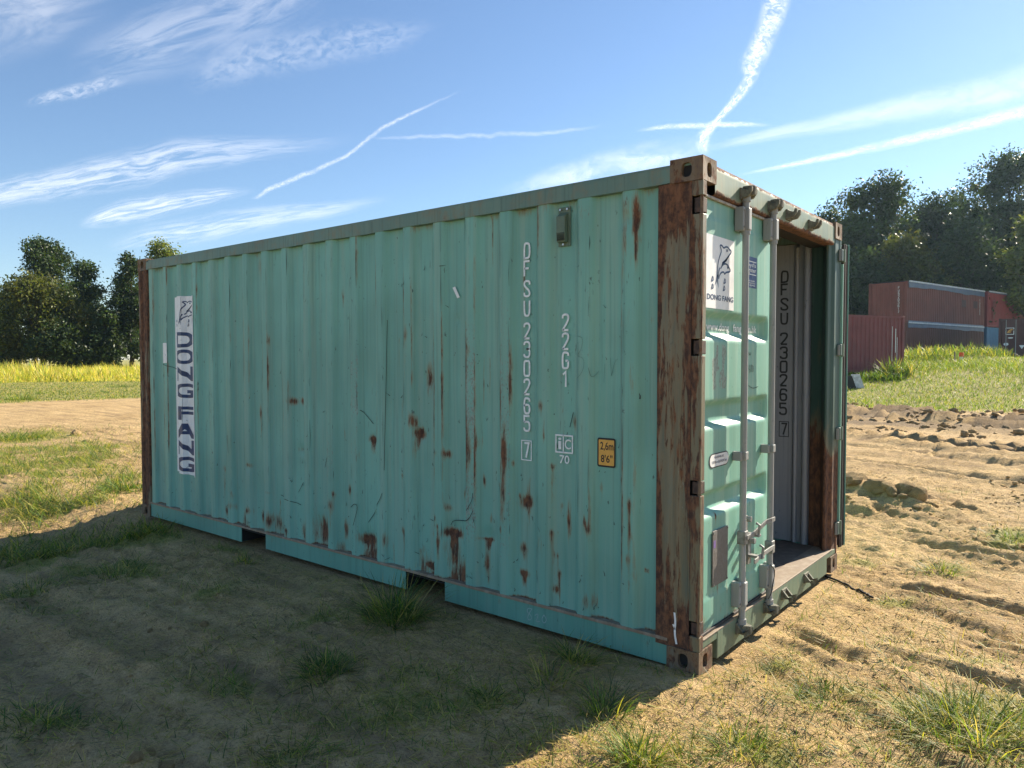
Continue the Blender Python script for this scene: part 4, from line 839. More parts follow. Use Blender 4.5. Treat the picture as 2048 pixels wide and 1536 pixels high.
# ---- corner castings with oval openings
def casting(name, x0, x1, y0, y1, z0, z1, holes):
    """a hollow block; holes: list of (axis, side, half width, half height)"""
    c = np.array([(x0+x1)/2, (y0+y1)/2, (z0+z1)/2]); h = np.array([(x1-x0)/2, (y1-y0)/2, (z1-z0)/2]); V = []; F = []
    n = 24; hol = {(a, s): (hw, hh) for a, s, hw, hh in holes}
    for ax in range(3):
        u, v_ = [k for k in range(3) if k != ax]
        for sgn in (-1, 1):
            def P3(a, b, dep=0.0):
                q = c.copy(); q[ax] += sgn*(h[ax]-dep); q[u] += a; q[v_] += b; return q
            if (ax, sgn) not in hol:
                k = len(V); V += [P3(-h[u], -h[v_]), P3(h[u], -h[v_]), P3(h[u], h[v_]), P3(-h[u], h[v_])]; F.append((k, k+1, k+2, k+3)); continue
            hw, hh = hol[(ax, sgn)]; k = len(V); dep = .028
            for j in range(n):
                th = 2*PI*(j+.5)/n; ca, sa = math.cos(th), math.sin(th)
                tt = min(h[u]/abs(ca) if abs(ca) > 1e-6 else 9, h[v_]/abs(sa) if abs(sa) > 1e-6 else 9)
                r = 1/((abs(ca)/hw)**2.8+(abs(sa)/hh)**2.8)**(1/2.8)
                V += [P3(ca*tt, sa*tt), P3(ca*r, sa*r, .003), P3(ca*r*.97, sa*r*.97, dep)]
            for j in range(n):
                a, b = k+3*j, k+3*((j+1) % n); F += [(a, b, b+1, a+1), (a+1, b+1, b+2, a+2)]
            for su in (-1, 1):      # corner pieces the radial pattern misses
                for sv in (-1, 1):
                    kk = len(V); V.append(P3(su*h[u], sv*h[v_])); ang = math.atan2(sv*h[v_], su*h[u]) % (2*PI)
                    j = int(math.floor(ang/(2*PI)*n-.5)) % n; F.append((k+3*j, kk, k+3*((j+1) % n)))
    mb = MB(); mb.add(V, F)
    o = mb.build(name, M['casting'], box)
    inner = MB().box(*(c[0]-h[0]+.03, c[0]+h[0]-.03), *(c[1]-h[1]+.03, c[1]+h[1]-.03), *(c[2]-h[2]+.028, c[2]+h[2]-.028)).build('casting_hole_dark', M['dark'], o)  # dark block seen through the oval openings, standing in for their shade
    return o
for ix in (0, 1):
    for iy in (0, 1):
        for iz in (0, 1):
            x0, x1 = ((-.178, 0.0), (-CL, -CL+.178))[ix]; y0, y1 = ((0.0, .162), (CW-.162, CW))[iy]; z0, z1 = ((0.0, .118), (CH-.118, CH))[iz]
            casting('corner_casting', x0, x1, y0, y1, z0, z1, [(0, 1 if ix == 0 else -1, .028, .036), (1, -1 if iy == 0 else 1, .028, .036)])
# ---- corner posts
def post_sheet(name, prof, mat, parent, z0=.116, z1=CH-.116, rustfn=None, step=.012):
    """prof: (x, y) outline of the face, followed upwards"""
    P_ = []; 
    for a, b in zip(prof[:-1], prof[1:]):
        a = np.array(a, float); b = np.array(b, float); k = max(2, int(np.linalg.norm(b-a)/step)+1)
        P_ += [a+(b-a)*q for q in np.linspace(0, 1, k)[:-1]]
    P_.append(np.array(prof[-1], float)); P_ = np.array(P_); zs = np.linspace(z0, z1, int((z1-z0)/step)+1)
    V = np.zeros((len(P_), len(zs), 3)); V[:, :, 0] = P_[:, 0:1]; V[:, :, 1] = P_[:, 1:2]; V[:, :, 2] = zs[None]; V = V.reshape(-1, 3)
    V[:, 1] += .003*(fbm(V[:, 0]*8, V[:, 2]*3, 81, 3)-.5)
    r, wr = rustfn(V) if rustfn else (np.zeros(len(V)), np.zeros(len(V)))
    me = mesh_np(name, V, grid_faces(len(P_), len(zs)), False, {'rust': r, 'wear': wr})
    return link(name, me, parent, mat)
HZ = [(2.308, 2.398), (1.608, 1.692), (.908, .985), (.195, .272)]
def post_rust(V):
    x, z = V[:, 0], V[:, 2]; r = .26*smooth(-.17, -.24, x)+.25*smooth(-.05, -.02, x)
    n = fbm(x*20, z*1.5, 82, 4)
    r = r+.55*(n-.5)*1.2
    for a, b in HZ: r = np.maximum(r, .62*np.exp(-(((x+.04)/.04)**2+((z-(a+b)/2)/.16)**2)))
    r = np.maximum(r, .5*smooth(2.1, 2.45, z)); r = np.maximum(r, .35*smooth(.45, .15, z)); r = r+.22*np.exp(-((z-1.45)/.22)**2)*smooth(-.12, -.22, x)
    return r, .3*smooth(.45, .7, fbm(x*14, z*4, 83, 3))
pp = post_sheet('corner_post', [(-.246, .046), (-.246, .008), (-.19, .004), (-.165, .004), (-.160, .007), (-.118, .007), (-.112, .013), (-.078, .013), (-.070, .005), (-.058, .004)], M['post'], box, rustfn=post_rust)
pos = MB().box(-.246, -.059, .048, .10, .119, CH-.119).build('post_core', M['dark'], pp)
mb = MB(); zprev = .119
for a, b in sorted(HZ): mb.box(-.0575, -.001, .004, .05, zprev, a); zprev = b
mb.box(-.0575, -.001, .004, .05, zprev, CH-.119); mb.build('post_edge', M['postedge'], pp, .003)
for a, b in HZ:
    h = MB().box(-.050, -.006, .014, .066, a+.008, b-.008).build('hinge', M['iron'], pp, .003)
    MB().tube([(-.012, .016, a-.004), (-.012, .016, b+.004)], .0085, 8).build('hinge_pin', M['casting'], pp)
strokes('white_splash', [(chaikin([(S(*q)[0], S(*q)[1]) for q in [(1354, 1222), (1356, 1240), (1354, 1262), (1358, 1285)]], 2), .011), ([S(1351, 1245), S(1355, 1256)], .007)], lambda u, v: (u, .001, v), M['white'], pp)
post_sheet('corner_post', [(-CL+.002, .012), (-CL+.004, .004), (-CL+.06, .004), (-CL+.065, .012), (-CL+.11, .012), (-CL+.115, .005), (-CL+.176, .005), (-CL+.186, .03), (-CL+.186, .05)], M['post'], box, rustfn=lambda V: (.18+.3*(fbm(V[:, 0]*20, V[:, 2]*2, 84, 3)-.5), np.zeros(len(V))))
MB().box(-CL+.002, -CL+.16, .05, .15, .119, CH-.119).build('post_core', M['post'], box)
MB().box(-CL+.002, -CL+.16, CW-.15, CW-.004, .119, CH-.119).build('corner_post', M['post'], box)
def rpost_rust(V):
    x, z = V[:, 0], V[:, 2]; r = .75*smooth(1.35, .75, z+.5*(fbm(x*9, z*2, 85, 3)-.5)); return r, np.zeros(len(V))
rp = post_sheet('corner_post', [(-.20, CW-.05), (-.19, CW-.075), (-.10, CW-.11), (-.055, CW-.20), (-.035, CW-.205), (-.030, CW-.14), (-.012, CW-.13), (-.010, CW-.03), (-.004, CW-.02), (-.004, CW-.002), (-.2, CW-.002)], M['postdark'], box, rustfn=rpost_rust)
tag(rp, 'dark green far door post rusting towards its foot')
# ---- roof, end and far walls, floor
def corr_wall(name, axis, u0, u1, z0, z1, base, out, mat, parent, pitch=.284):
    us = []; k = 0; u = u0
    prof = [(0, 0), (.07, 0), (.106, 1), (.178, 1), (.214, 0)]
    while u < u1:
        for a, d in prof:
            if u+a*pitch/.284 <= u1: us.append((u+a*pitch/.284, d))
        u += pitch
    us.append((u1, 0)); V = []; F = []
    for q, d in us:
        for z in (z0, z1):
            p = [0, 0, z]; p[axis] = q; p[1-axis] = base+out*d; V.append(p)
    F = [(2*i, 2*i+2, 2*i+3, 2*i+1) for i in range(len(us)-1)]
    return MB().add(V, F).build(name, mat, parent)
corr_wall('side_panel', 0, -5.90, -0.19, .150, 2.480, CW-.046, .036, M['panel'], box)
corr_wall('inner_lining', 0, -5.90, -0.19, .170, 2.480, CW-.0505, .036, M['inner'], box)
corr_wall('inner_lining', 0, -5.90, -0.25, .170, 2.480, .080, -.0005, M['inner'], box)
corr_wall('end_panel', 1, .12, CW-.12, .12, 2.50, -CL+.05, -.036, M['panel'], box)
corr_wall('inner_lining', 1, .12, CW-.12, .17, 2.50, -CL+.0535, -.0005, M['inner'], box)
MB().box(-CL+.02, -.03, .02, CW-.02, 2.5565, 2.572).build('roof_panel', M['toprail'], box)
MB().box(-CL+.0, -CL+.07, .165, CW-.165, 2.49, 2.57).build('end_header', M['toprail'], box)
MB().box(-CL+.0, -CL+.07, .165, CW-.165, .015, .155).build('end_sill', M['rail'], box)
bw = (CW-.16)/7
for i in range(7): MB().box(-CL+.08, -.145, .08+i*bw+.002, .08+(i+1)*bw-.002, .125, .1655+.0015*(i % 2)).build('floor_board', M['wood'], box)
# lashing bar and conduit just inside the open door, dark stencilled number
MB().tube([(-.300, CW-.075, .17), (-.300, CW-.075, 2.44)], .016, 8).build('lashing_bar', M['inner'], box, smooth=True)
cp = MB().tube([(-.222, CW-.085, .17), (-.222, CW-.085, 2.44)], .024, 10).build('conduit', M['inner'], box, smooth=True)
for z in (1.28, 2.24): MB().tube([(-.222, CW-.085, z), (-.222, CW-.085, z+.03)], .029, 10).build('coupling', M['inner'], cp)
ip = MB().box(-.52, -.325, CW-.062, CW-.055, .172, 2.47).build('inner_plate', M['inner'], box)
FI = lambda u, v: (u, CW-.0637, v)
def IS(px, py): q = onplane(px, py, 1, CW-.06); return q[0], q[2]
zt = [IS(1568, q)[1] for q in (541, 567, 596, 624, 665, 693, 721, 748, 777, 805)]
code_column('DFSU230265', IS(1568, 700)[0], zt, .062, .098, .014, M['ink'], FI, ip)
x7, z7 = IS(1568, 858); strokes('lettering', [([(x7-.036, z7-.058), (x7+.036, z7-.058), (x7+.036, z7+.058), (x7-.036, z7+.058), (x7-.036, z7-.058)], .006)]+glyph_lines('7', x7-.026, z7-.05, .052, .1, .013), FI, M['ink'], ip)
# ---- door header and sill
V = []; ny = 160; ys_ = np.linspace(.163, CW-.163, ny); prof = [(-.075, 2.420), (-.012, 2.424), (-.008, 2.440), (-.008, 2.556), (-.014, 2.574), (-.075, 2.578)]
zsub = []
for a, b in zip(prof[:-1], prof[1:]):
    k = max(2, int(math.hypot(b[0]-a[0], b[1]-a[1])/.012)+1); zsub += [(a[0]+(b[0]-a[0])*q, a[1]+(b[1]-a[1])*q) for q in np.linspace(0, 1, k)[:-1]]
zsub.append(prof[-1]); zsub = np.array(zsub); V = np.zeros((ny, len(zsub), 3)); V[:, :, 0] = zsub[None, :, 0]; V[:, :, 1] = ys_[:, None]; V[:, :, 2] = zsub[None, :, 1]; V = V.reshape(-1, 3)
V[:, 0] += .004*(fbm(V[:, 1]*3, V[:, 2]*4, 86, 2)-.5)
hr = .70*smooth(2.462, 2.426, V[:, 2]+.03*(fbm(V[:, 1]*14, V[:, 2]*4, 87, 3)-.5))+.75*smooth(2.550, 2.562, V[:, 2])  # rust at the lower edge; top lip browned to dull its sunlit line
hd = link('door_header', mesh_np('door_header', V, grid_faces(ny, len(zsub)), False, {'rust': hr, 'wear': np.zeros(len(V))}), box, M['header'])
MB().box(-.20, -.076, .10, CW-.10, 2.425, 2.56).build('header_beam', M['dark'], hd)  # near-black so the underside reads shaded instead of catching floor bounce
sl = MB(); sl.box(-.10, -.006, .240, CW-.245, .014, .1600); sl.box(-.10, -.008, .02, .2395, .121, .1590); sl.box(-.10, -.008, CW-.2445, CW-.02, .121, .1590)
sl = sl.build('door_sill', M['header'], box, .004)
MB().box(-.144, -.004, .06, CW-.10, .1605, .169).build('threshold_plate', M['rustplate'], sl, .003)
def keeper(y, z, up, parent):
    s = 1 if up else -1; k = MB().box(-.012, .004, y-.045, y+.045, z-.032, z+.032)
    for d in (-1, 1):
        k.prism([(.004, z-.026), (.040, z-.020), (.058, z+.006*s), (.060, z+.030*s), (.046, z+.034*s), (.038, z+.012*s), (.004, z+.026)], 1, y+d*.034-.009, y+d*.034+.009)
    return k.build('cam_keeper', M['keeper'], parent, .003)
YB = [.525, .950, 1.262, 1.700]
for y in YB: keeper(y, 2.485, True, hd); keeper(y, .105, False, sl)
# ---- closed left door
DX = -.034; DY0, DY1, DZ0, DZ1 = .045, 1.095, .185, 2.405
door = empty('door', (0, 0, 0)); door.parent = box; tag(door, 'closed mint green door with ribbed panels and stickers')
ys_ = np.linspace(DY0, DY1, 106); zs = np.linspace(DZ0, DZ1, 186); YY, ZZ = np.meshgrid(ys_, zs, indexing='ij'); YY = YY.ravel(); ZZ = ZZ.ravel()
rec = np.zeros(len(YY))
for a, b in ((1.712, 1.835), (1.250, 1.372), (.790, .905)): rec = np.maximum(rec, smooth(b+.006, b-.030, ZZ)*smooth(a-.026, a+.020, ZZ))
rec *= smooth(1.005, .965, YY)*smooth(.050, .060, YY)
Xd = DX-.036*rec-.004*(ZZ > 2.318)*1.0+.004*(ZZ < .352)+.003*(fbm(YY*4, ZZ*2, 88, 3)-.5)
dr = np.zeros(len(YY))
for (u, v, a, b, s, run) in ((.075, 2.36, .05, .06, .5, .2), (.12, 2.20, .04, .06, .45, .25), (.09, .75, .03, .05, .45, .25), (.27, .76, .015, .03, .7, .2), (.30, .37, .02, .06, .6, .15), (.33, .25, .05, .04, .5, 0), (.08, 1.85, .04, .03, .5, .1), (.42, .34, .03, .05, .45, .1), (.09, 1.27, .05, .02, .4, .1), (.09, .24, .08, .05, .55, 0), (.6, .24, .2, .03, .45, 0)):
    dr = np.maximum(dr, s*np.exp(-((YY-u)/a)**2-((ZZ-v)/b)**2))
    if run: dd = (v-ZZ)/run; dr = np.maximum(dr, s*.75*np.exp(-((YY-u)/(a*.6))**4)*np.where((dd > 0) & (dd < 1), 1-dd, 0))
dr = np.maximum(dr, .5*smooth(.06, .048, YY)*fbm(YY*30, ZZ*6, 89, 3)); dr = np.maximum(dr, .55*smooth(.215, .19, ZZ))
dw = .75*smooth(.19, .22, YY)*smooth(.42, .36, YY)*smooth(1.40, 1.46, ZZ)*smooth(1.70, 1.64, ZZ)*smooth(.38, .62, fbm(YY*26, ZZ*11, 90, 3))
dp = link('door_panel', mesh_np('door_panel', np.stack([Xd, YY, ZZ], 1), grid_faces(len(ys_), len(zs)), False, {'rust': dr, 'wear': dw}), door, M['door'])
MB().box(-.090, -.0775, DY0, DY1, DZ0, DZ1).build('door_back', M['inner'], door)
MB().box(-.0775, DX-.001, DY1-.002, DY1+.004, DZ0, DZ1).build('door_edge', M['door'], door)
g = MB(); g.box(-.070, -.022, .030, DY1, 2.4055, 2.420); g.build('door_gasket', M['gasket'], door, .003)
MB().box(-.075, -.020, .030, DY1, .1700, .1845).build('door_gasket', M['rubber'], door, .003)
MB().box(-.034, -.018, .0385, .0535, .17, 2.42).build('door_gasket', M['gasket'], door, .003)
DF = lambda off: (lambda u, v: (DX+.0022+off, u, v))
DR = lambda off: (lambda u, v: (DX-.036+.0025+off, u, v))
def D(px, py, x=DX): q = onplane(px, py, 0, x); return q[1], q[2]
def C5(x, y): return 1400+x*160/945, 440+y*260/1536
u0, v1 = D(*C5(72, 152)); u1 = D(*C5(398, 600))[0]; v0 = D(*C5(60, 1032))[1]
u0 = max(u0, .062)
poster = poly_decal('emblem_poster', rrect(u0, u1, v0, v1), DF(0), M['white'], door); tag(poster, 'white square poster with two navy dolphins and lettering')
L, fills = dolphins(u0, u1, v0, v1, .009)
strokes('dolphin_emblem', L, DF(.0012), M['navy'], door)
for f in fills: poly_decal('dolphin_emblem', f, DF(.0012), M['navy'], door)
text_decal('lettering', 'DONG FANG', u0+.012, u1-.010, D(*C5(200, 950))[1], D(*C5(200, 885))[1], DF(.0012), M['navy'], door, bold=0.022)
u0, v1 = D(*C5(568, 425)); u1, v0 = D(*C5(664, 815)); u0 -= .075
st = poly_decal('register_sticker', rrect(u0, u1, v0, v1), DF(0), M['blue'], door); tag(st, 'dark blue rectangular sticker with white print')
hgt = v1-v0; ww = u1-u0
poly_decal('lettering', rrect(u0+.012, u1-.012, v1-.030, v1-.025), DF(.0012), M['letter'], door); poly_decal('lettering', rrect(u0+.012, u1-.012, v1-.103, v1-.098), DF(.0012), M['letter'], door)
text_decal('lettering', "Lloyd's", u0+.018, u1-.020, v1-.064, v1-.035, DF(.0012), M['letter'], door); text_decal('lettering', 'Register', u0+.014, u1-.014, v1-.095, v1-.064, DF(.0012), M['letter'], door)
for k, s_ in enumerate(('CONTAINER', 'CERTIFICATION', 'SCHEME')): text_decal('lettering', s_, u0+.03, u1-.03, v0+.035-k*.0125, v0+.043-k*.0125, DF(.0012), M['letter'], door)
ua, vb = D(*C5(55, 1215), DX-.04); va = D(*C5(55, 1300), DX-.04)[1]; ub = D(*C5(328, 1260), DX-.04)[0]; uc = D(*C5(375, 1260), DX-.04)[0]; ue = D(*C5(652, 1260), DX-.04)[0]
ua = max(ua, .075)
text_decal('lettering', 'www.dong', ua, ub, va-.012, vb+.004, DR(.001), M['letter'], door, bold=.02); text_decal('lettering', 'fang.com.hk', uc, ue, va-.012, vb+.006, DR(.001), M['letter'], door, bold=.02)
u0, v0, u1, v1 = .175, 1.022, .425, 1.098
poly_decal('oval_sticker', rrect(u0, u1, v0, v1, .036, 6), DF(0), M['ink'], door); poly_decal('oval_sticker', rrect(u0+.006, u1-.006, v0+.006, v1-.006, .031, 6), DF(.0008), M['white'], door)
text_decal('lettering', 'FOR REPAIR USE', u0+.06, u1-.07, v0+.048, v0+.060, DF(.0016), M['navy'], door); text_decal('lettering', 'CORTEN or EQUIVALENT only', u0+.03, u1-.03, v0+.018, v0+.036, DF(.0016), M['navy'], door)
pl = MB().box(DX+.003, DX+.009, .215, .412, .395, .690).build('data_plate', M['plate'], door, .002); tag(pl, 'dull grey data plate riveted to the lower door')
poly_decal('purple_sticker', rrect(.222, .250, .600, .640), lambda u, v: (DX+.0098, u, v), M['purple'], door)
for yy, z_ in ((.226, .405), (.402, .405), (.226, .680), (.402, .680)): MB().tube([(DX+.008, yy, z_), (DX+.013, yy, z_)], .005, 7).build('rivet', M['zinc'], door)
strokes('scribble', [(chaikin(p, 2), .003) for p in ([(.70, 1.63), (.705, 1.61), (.715, 1.625), (.72, 1.61), (.73, 1.63)], [(.71, 1.56), (.70, 1.53), (.72, 1.535), (.71, 1.51)], [(.735, 1.56), (.73, 1.51), (.745, 1.535), (.74, 1.56)], [(.755, 1.555), (.76, 1.51), (.775, 1.54), (.755, 1.555)], [(.70, 1.44), (.76, 1.42), (.85, 1.43)])], DF(.001), M['dark'], door)
# locking bars with guides, brackets, cams and handles
XB = .012
for i, y in enumerate((.525, .950)):
    bar = MB().tube([(XB, y, .085), (XB, y, 2.525)], .0185, 14).build('locking_bar', M['bar'], door, smooth=True)
    for z0, z1 in ((2.285, 2.415), (.225, .365)):
        gd = MB().box(DX+.001, XB+.006, y-.052, y-.020, z0, z1); gd.box(XB-.020, XB+.0255, y-.0225, y+.0225, z0+.004, z1-.004); gd.box(DX+.001, XB+.006, y+.020, y+.050, z0, z1)
        gd.build('bar_guide', M['bar'], door, .006)
        rv = MB()
        for dz in (.02, z1-z0-.02):
            for dy in (-.042, .042): rv.tube([(XB+.004, y+dy, z0+dz), (XB+.010, y+dy, z0+dz)], .006, 7)
        rv.build('rivets', M['zinc'], door)
        MB().tube([(XB, y, z0-.016), (XB, y, z0+.006)], .0235, 12).build('bar_collar', M['bar'], door)
    br = MB().box(DX+.001, XB+.004, y-.050, y-.019, 1.035, 1.085); br.box(XB-.02, XB+.0225, y-.021, y+.021, 1.037, 1.083); br.build('bar_bracket', M['bar'], door, .004)
    for z, s in ((2.500, 1), (.098, -1)):
        MB().prism([(XB-.012, y-.026), (XB+.020, y-.030), (XB+.050, y-.012), (XB+.054, y+.012), (XB+.020, y+.030), (XB-.012, y+.026)], 2, z-.026, z+.026).build('bar_cam', M['keeper'], door, .004)
        MB().tube([(XB, y, z-.055*s), (XB, y, z-.025*s)], .025, 12).build('bar_collar', M['bar'], door)
def handle(y_from, y_to, z, zt, catch_y):
    s = 1 if y_to > y_from else -1
    hb = MB().box(XB-.024, XB+.024, y_from-.024, y_from+.024, z-.045, z+.030); hb.build('handle_hub', M['zinc'], door, .005)
    lv = [(XB+.026, y_from, z-.006), (XB+.030, y_from+s*.07, z-.002), (XB+.034, (y_from+y_to)/2, (z+zt)/2), (XB+.040, y_to-s*.09, zt), (XB+.054, y_to-s*.05, zt+.004), (XB+.056, y_to, zt+.004)]
    mb = MB()
    for p_, q_ in zip(lv[:-1], lv[1:]):
        p_ = np.array(p_); q_ = np.array(q_); ax_ = (q_-p_); L_ = np.linalg.norm(ax_); ax_ = ax_/L_; nx_ = np.cross(ax_, [0, 0, 1.]); nx_ /= np.linalg.norm(nx_)
        mb.obox((p_+q_)/2, ax_, nx_, np.cross(ax_, nx_), L_/2+.004, .0042, .013)
    mb.build('door_handle', M['zinc'], door, .002)
    ct = MB().box(DX+.001, DX+.014, catch_y-.026, catch_y+.026, z-.065, z+.085); ct.tube([(DX+.012, catch_y, z+.070), (DX+.046, catch_y, z+.070)], .017, 10)
    ct.box(DX+.012, XB+.050, catch_y-.022, catch_y+.016, z-.022, z-.008); ct.tube([(XB+.044, catch_y-.01, z-.02), (XB+.050, catch_y-.01, z+.045), (XB+.030, catch_y-.01, z+.055)], .008, 7)
    ct.build('handle_catch', M['zinc'], door, .003)
handle(.525, .865, .615, .655, .655); handle(.950, .560, .478, .470, .715)
wire = [(XB+.025, .90, .375), (XB+.028, .955, .34), (XB+.025, .97, .30), (XB+.028, .93, .25), (XB+.024, .92, .20), (XB+.02, .885, .175)]
MB().tube(chaikin(wire, 2), .003, 6).build('tie_wire', M['cable'], door)
# ---- right door, swung right round against the far side
rd = empty('door', (0, 0, 0)); rd.parent = box; tag(rd, 'open right door folded back along the far side, seen edge on')
y0 = CW+.045
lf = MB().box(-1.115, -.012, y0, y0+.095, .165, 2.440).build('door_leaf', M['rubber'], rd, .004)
ed = MB()
for k in range(4): ed.box(-.012, .004+.003*(k % 2), y0+.006+k*.026, y0+.020+k*.026, .150, 2.455)
ed.build('rubber_seal', M['rubber'], rd, .003)
MB().box(-1.12, .012, y0+.108, y0+.118, .150, 2.462).build('edge_plate', M['rail'], rd, .003)
for y in (.40, .82):
    MB().tube([(-y, y0-.02, .10), (-y, y0-.02, 2.48)], .017, 8).build('locking_bar', M['bar'], rd)
MB().box(-.020, .010, CW+.004, CW+.022, .30, 2.30).build('hinge_edge', M['door'], rd, .003)
for a, b in ((2.318, 2.405), (1.615, 1.700), (.985, 1.075), (.268, .36)):
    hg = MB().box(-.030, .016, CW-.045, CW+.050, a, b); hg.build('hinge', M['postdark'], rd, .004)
    MB().tube([(.012, CW+.012, a-.006), (.012, CW+.012, b+.006)], .011, 9).build('hinge_pin', M['header'], rd)
    MB().box(-.006, .012, CW-.056, CW-.048, a, b-.006).build('hinge_lug', M['bar'], rd, .003)
# cable on the ground
cb = chaikin([(-.30, 2.40, .012), (-.05, 2.28, .012), (.10, 2.20, .02), (.24, 2.10, .02), (.33, 1.99, .014), (.36, 1.95, .012)], 3)
cb = [(p[0], p[1], gz1(p[0], p[1])+.010) for p in cb]
MB().tube(cb, .008, 8).build('cable', M['cable'], None, smooth=True)
tag(bpy.data.objects['cable'], 'short black cable lying on the sand under the open door', 'cable')
# ------------------------------------------------------------------ containers in the background
RH = np.array([math.cos(YAW), -math.sin(YAW)]); FH = np.array([math.sin(YAW), math.cos(YAW)])
def world2(lat, dep): return CAM[:2]+RH*lat+FH*dep
def dirw(lat, dep):
    v = RH*lat+FH*dep; return v/np.linalg.norm(v)
def bg_paint(name, col, bias=-.25, fade=.35, faded=None):
    return paint(name, col, bias=bias, attr=False, vert=.3, rustscale=2.2, faded=faded or tuple(min(1, c*1.35+.03) for c in col), fade=fade, grime=.35, chips=.15, rough=.6)
M['redbrown'] = bg_paint('red_brown_paint', (.20, .062, .045)); M['brown'] = bg_paint('brown_paint', (.15, .055, .038)); M['red'] = bg_paint('faded_red_paint', (.27, .045, .045)); M['pinkred'] = bg_paint('pink_red_paint', (.21, .055, .055))
M['skyblue'] = bg_paint('pale_blue_paint', (.10, .23, .36)); M['maroon'] = bg_paint('maroon_paint', (.075, .026, .024), bias=-.3)
M['tarp'] = mat_plain('blue_tarpaulin', (.055, .085, .155), .5, 0, .3, 3.0, .3, (.16, .17, .19)); M['tarpedge'] = mat_plain('white_tarp_edge', (.6, .62, .64), .6)
M['beam'] = mat_plain('steel_blue_rail', (.16, .20, .27), .6, 0, .3, 3.0)
def bg_container(label, org, xdir, base, L, mat, tarp=None, cat='container', doors=False, pitch=.284):
    W, H = 2.438, 2.591; root = empty('shipping_container', (org[0], org[1], base), math.atan2(xdir[1], xdir[0])); tag(root, label, cat)
    def wall(name, axis, u0, u1, basev, out, pt):
        us = []; u = u0; k = pt/.284
        while u < u1:
            for a, d in ((0, 0), (.07, 0), (.106, 1), (.178, 1), (.214, 0)):
                if u+a*k <= u1: us.append((u+a*k, d))
            u += pt
        us.append((u1, 0)); V = []
        for q, d in us:
            for z in (.15, 2.48):
                p = [0, 0, z]; p[axis] = q; p[1-axis] = basev+out*d; V.append(p)
        return MB().add(V, [(2*i, 2*i+2, 2*i+3, 2*i+1) for i in range(len(us)-1)]).build(name, mat, root)
    wall('side_panel', 0, .16, L-.16, .045, -.036, pitch); wall('side_panel', 0, .16, L-.16, W-.045, .036, pitch)
    wall('end_panel', 1, .16, W-.16, L-.045, .036, pitch)
    if not doors: wall('end_panel', 1, .16, W-.16, .045, -.036, pitch)
    MB().box(.05, L-.05, .05, W-.05, 2.50, 2.565).build('roof_panel', mat, root); MB().box(.05, L-.05, .05, W-.05, .05, .14).build('floor', mat, root)
    for x0 in (0, L-.16):
        for y0 in (0, W-.16):
            MB().box(x0+.004, x0+.156, y0+.004, y0+.156, .119, H-.119).build('corner_post', mat, root)
            for z0 in (0, H-.118): MB().box(x0-.0, x0+.162, y0-.0, y0+.162, z0, z0+.118).build('corner_casting', mat, root, .012)
    for y0 in (.004, W-.066):
        MB().box(.163, L-.163, y0, y0+.062, 2.482, 2.56).build('top_rail', mat, root); MB().box(.163, L-.163, y0, y0+.062, .01, .15).build('bottom_rail', mat, root)
    for x0 in (.004, L-.066):
        MB().box(x0, x0+.062, .163, W-.163, 2.482, 2.56).build('header', mat, root); MB().box(x0, x0+.062, .163, W-.163, .01, .15).build('sill', mat, root)
    if tarp:
        n = int(L/.22); V = []; F = []
        for i in range(n+1):
            x = .1+(L-.2)*i/n; dr = tarp*(.75+.5*float(vnoise(np.array([x*.9]), np.array([org[0]]), 301)[0])); fo = .03*float(vnoise(np.array([x*3.1]), np.array([2.]), 302)[0])
            for y, z in ((W+.02, H-dr*.8), (W+.012, H+.002), (W/2, H+.05), (-.012, H+.002), (-.02-fo, H-dr*.5), (-.015-fo, H-dr)): V.append((x, y, z))
        F = [(6*i+j, 6*i+6+j, 6*i+7+j, 6*i+1+j) for i in range(n) for j in range(5)]
        tp = MB().add(V, F).build('tarpaulin', M['tarp'], root, smooth=True); tag(tp, 'sagging dark blue tarpaulin over the open top')
        MB().box(.15, L-.15, -.075, -.030, H-.045, H+.045).build('tarp_edge', M['tarpedge'], tp)
    return root
s1 = dirw(.79, .61); c1_ = world2(24.76, 46.0)
b1 = gz1(c1_[0], c1_[1]); print('stack base', b1, gz1(*(c1_+s1*12)))
b1 = min(b1, 1.25)
lo = bg_container('brown corrugated container under a blue tarpaulin, bottom of the left stack', c1_, s1, b1, 12.19, M['brown'], .30, pitch=.28)
up = bg_container('red brown container with white top edge and hanging blue tarpaulin, top of the left stack', c1_, s1, b1+2.595, 12.19, M['redbrown'], .36, pitch=.28)
MB().box(.2, 12.0, -.02, -.005, .02, .12).build('steel_beam', M['beam'], up)
V2 = [(q, 2.44) for q in (0,)]
def vert_code(root, fn, txt, u, z1, ht, wd, mat=None):
    L = []
    for k, ch in enumerate(txt): L += glyph_lines(ch, u-wd/2, z1-(k+1)*ht*1.2, wd, ht, ht*.14)
    strokes('lettering', L, fn, mat or M['letter'], root)
vert_code(up, lambda u, v: (-.012, 2.44-u, v), 'FU5203617', 1.92, 2.32, .16, .10)
vert_code(up, lambda u, v: (u, -.012, v), 'FU5203', 11.3, 2.0, .16, .10)
for x, z in ((8.2, 1.3), (10.2, 1.3)): poly_decal('dark_patch', rrect(x, x+.7, z, z+.5), lambda u, v: (u, -.008, v), M['maroon'], up)
c2_ = c1_+s1*12.75
lo2 = bg_container('pale blue container mostly hidden by weeds, bottom of the right stack', c2_, s1, b1+.05, 12.19, M['skyblue'], None)
up2 = bg_container('bright faded red container with thin white top edge, top of the right stack', c2_, s1, b1+2.65, 12.19, M['red'], .10)
poly_decal('pale_panel', rrect(1.0, 1.45, .6, 2.0), lambda u, v: (u, -.012, v), M['pinkred'], up2)
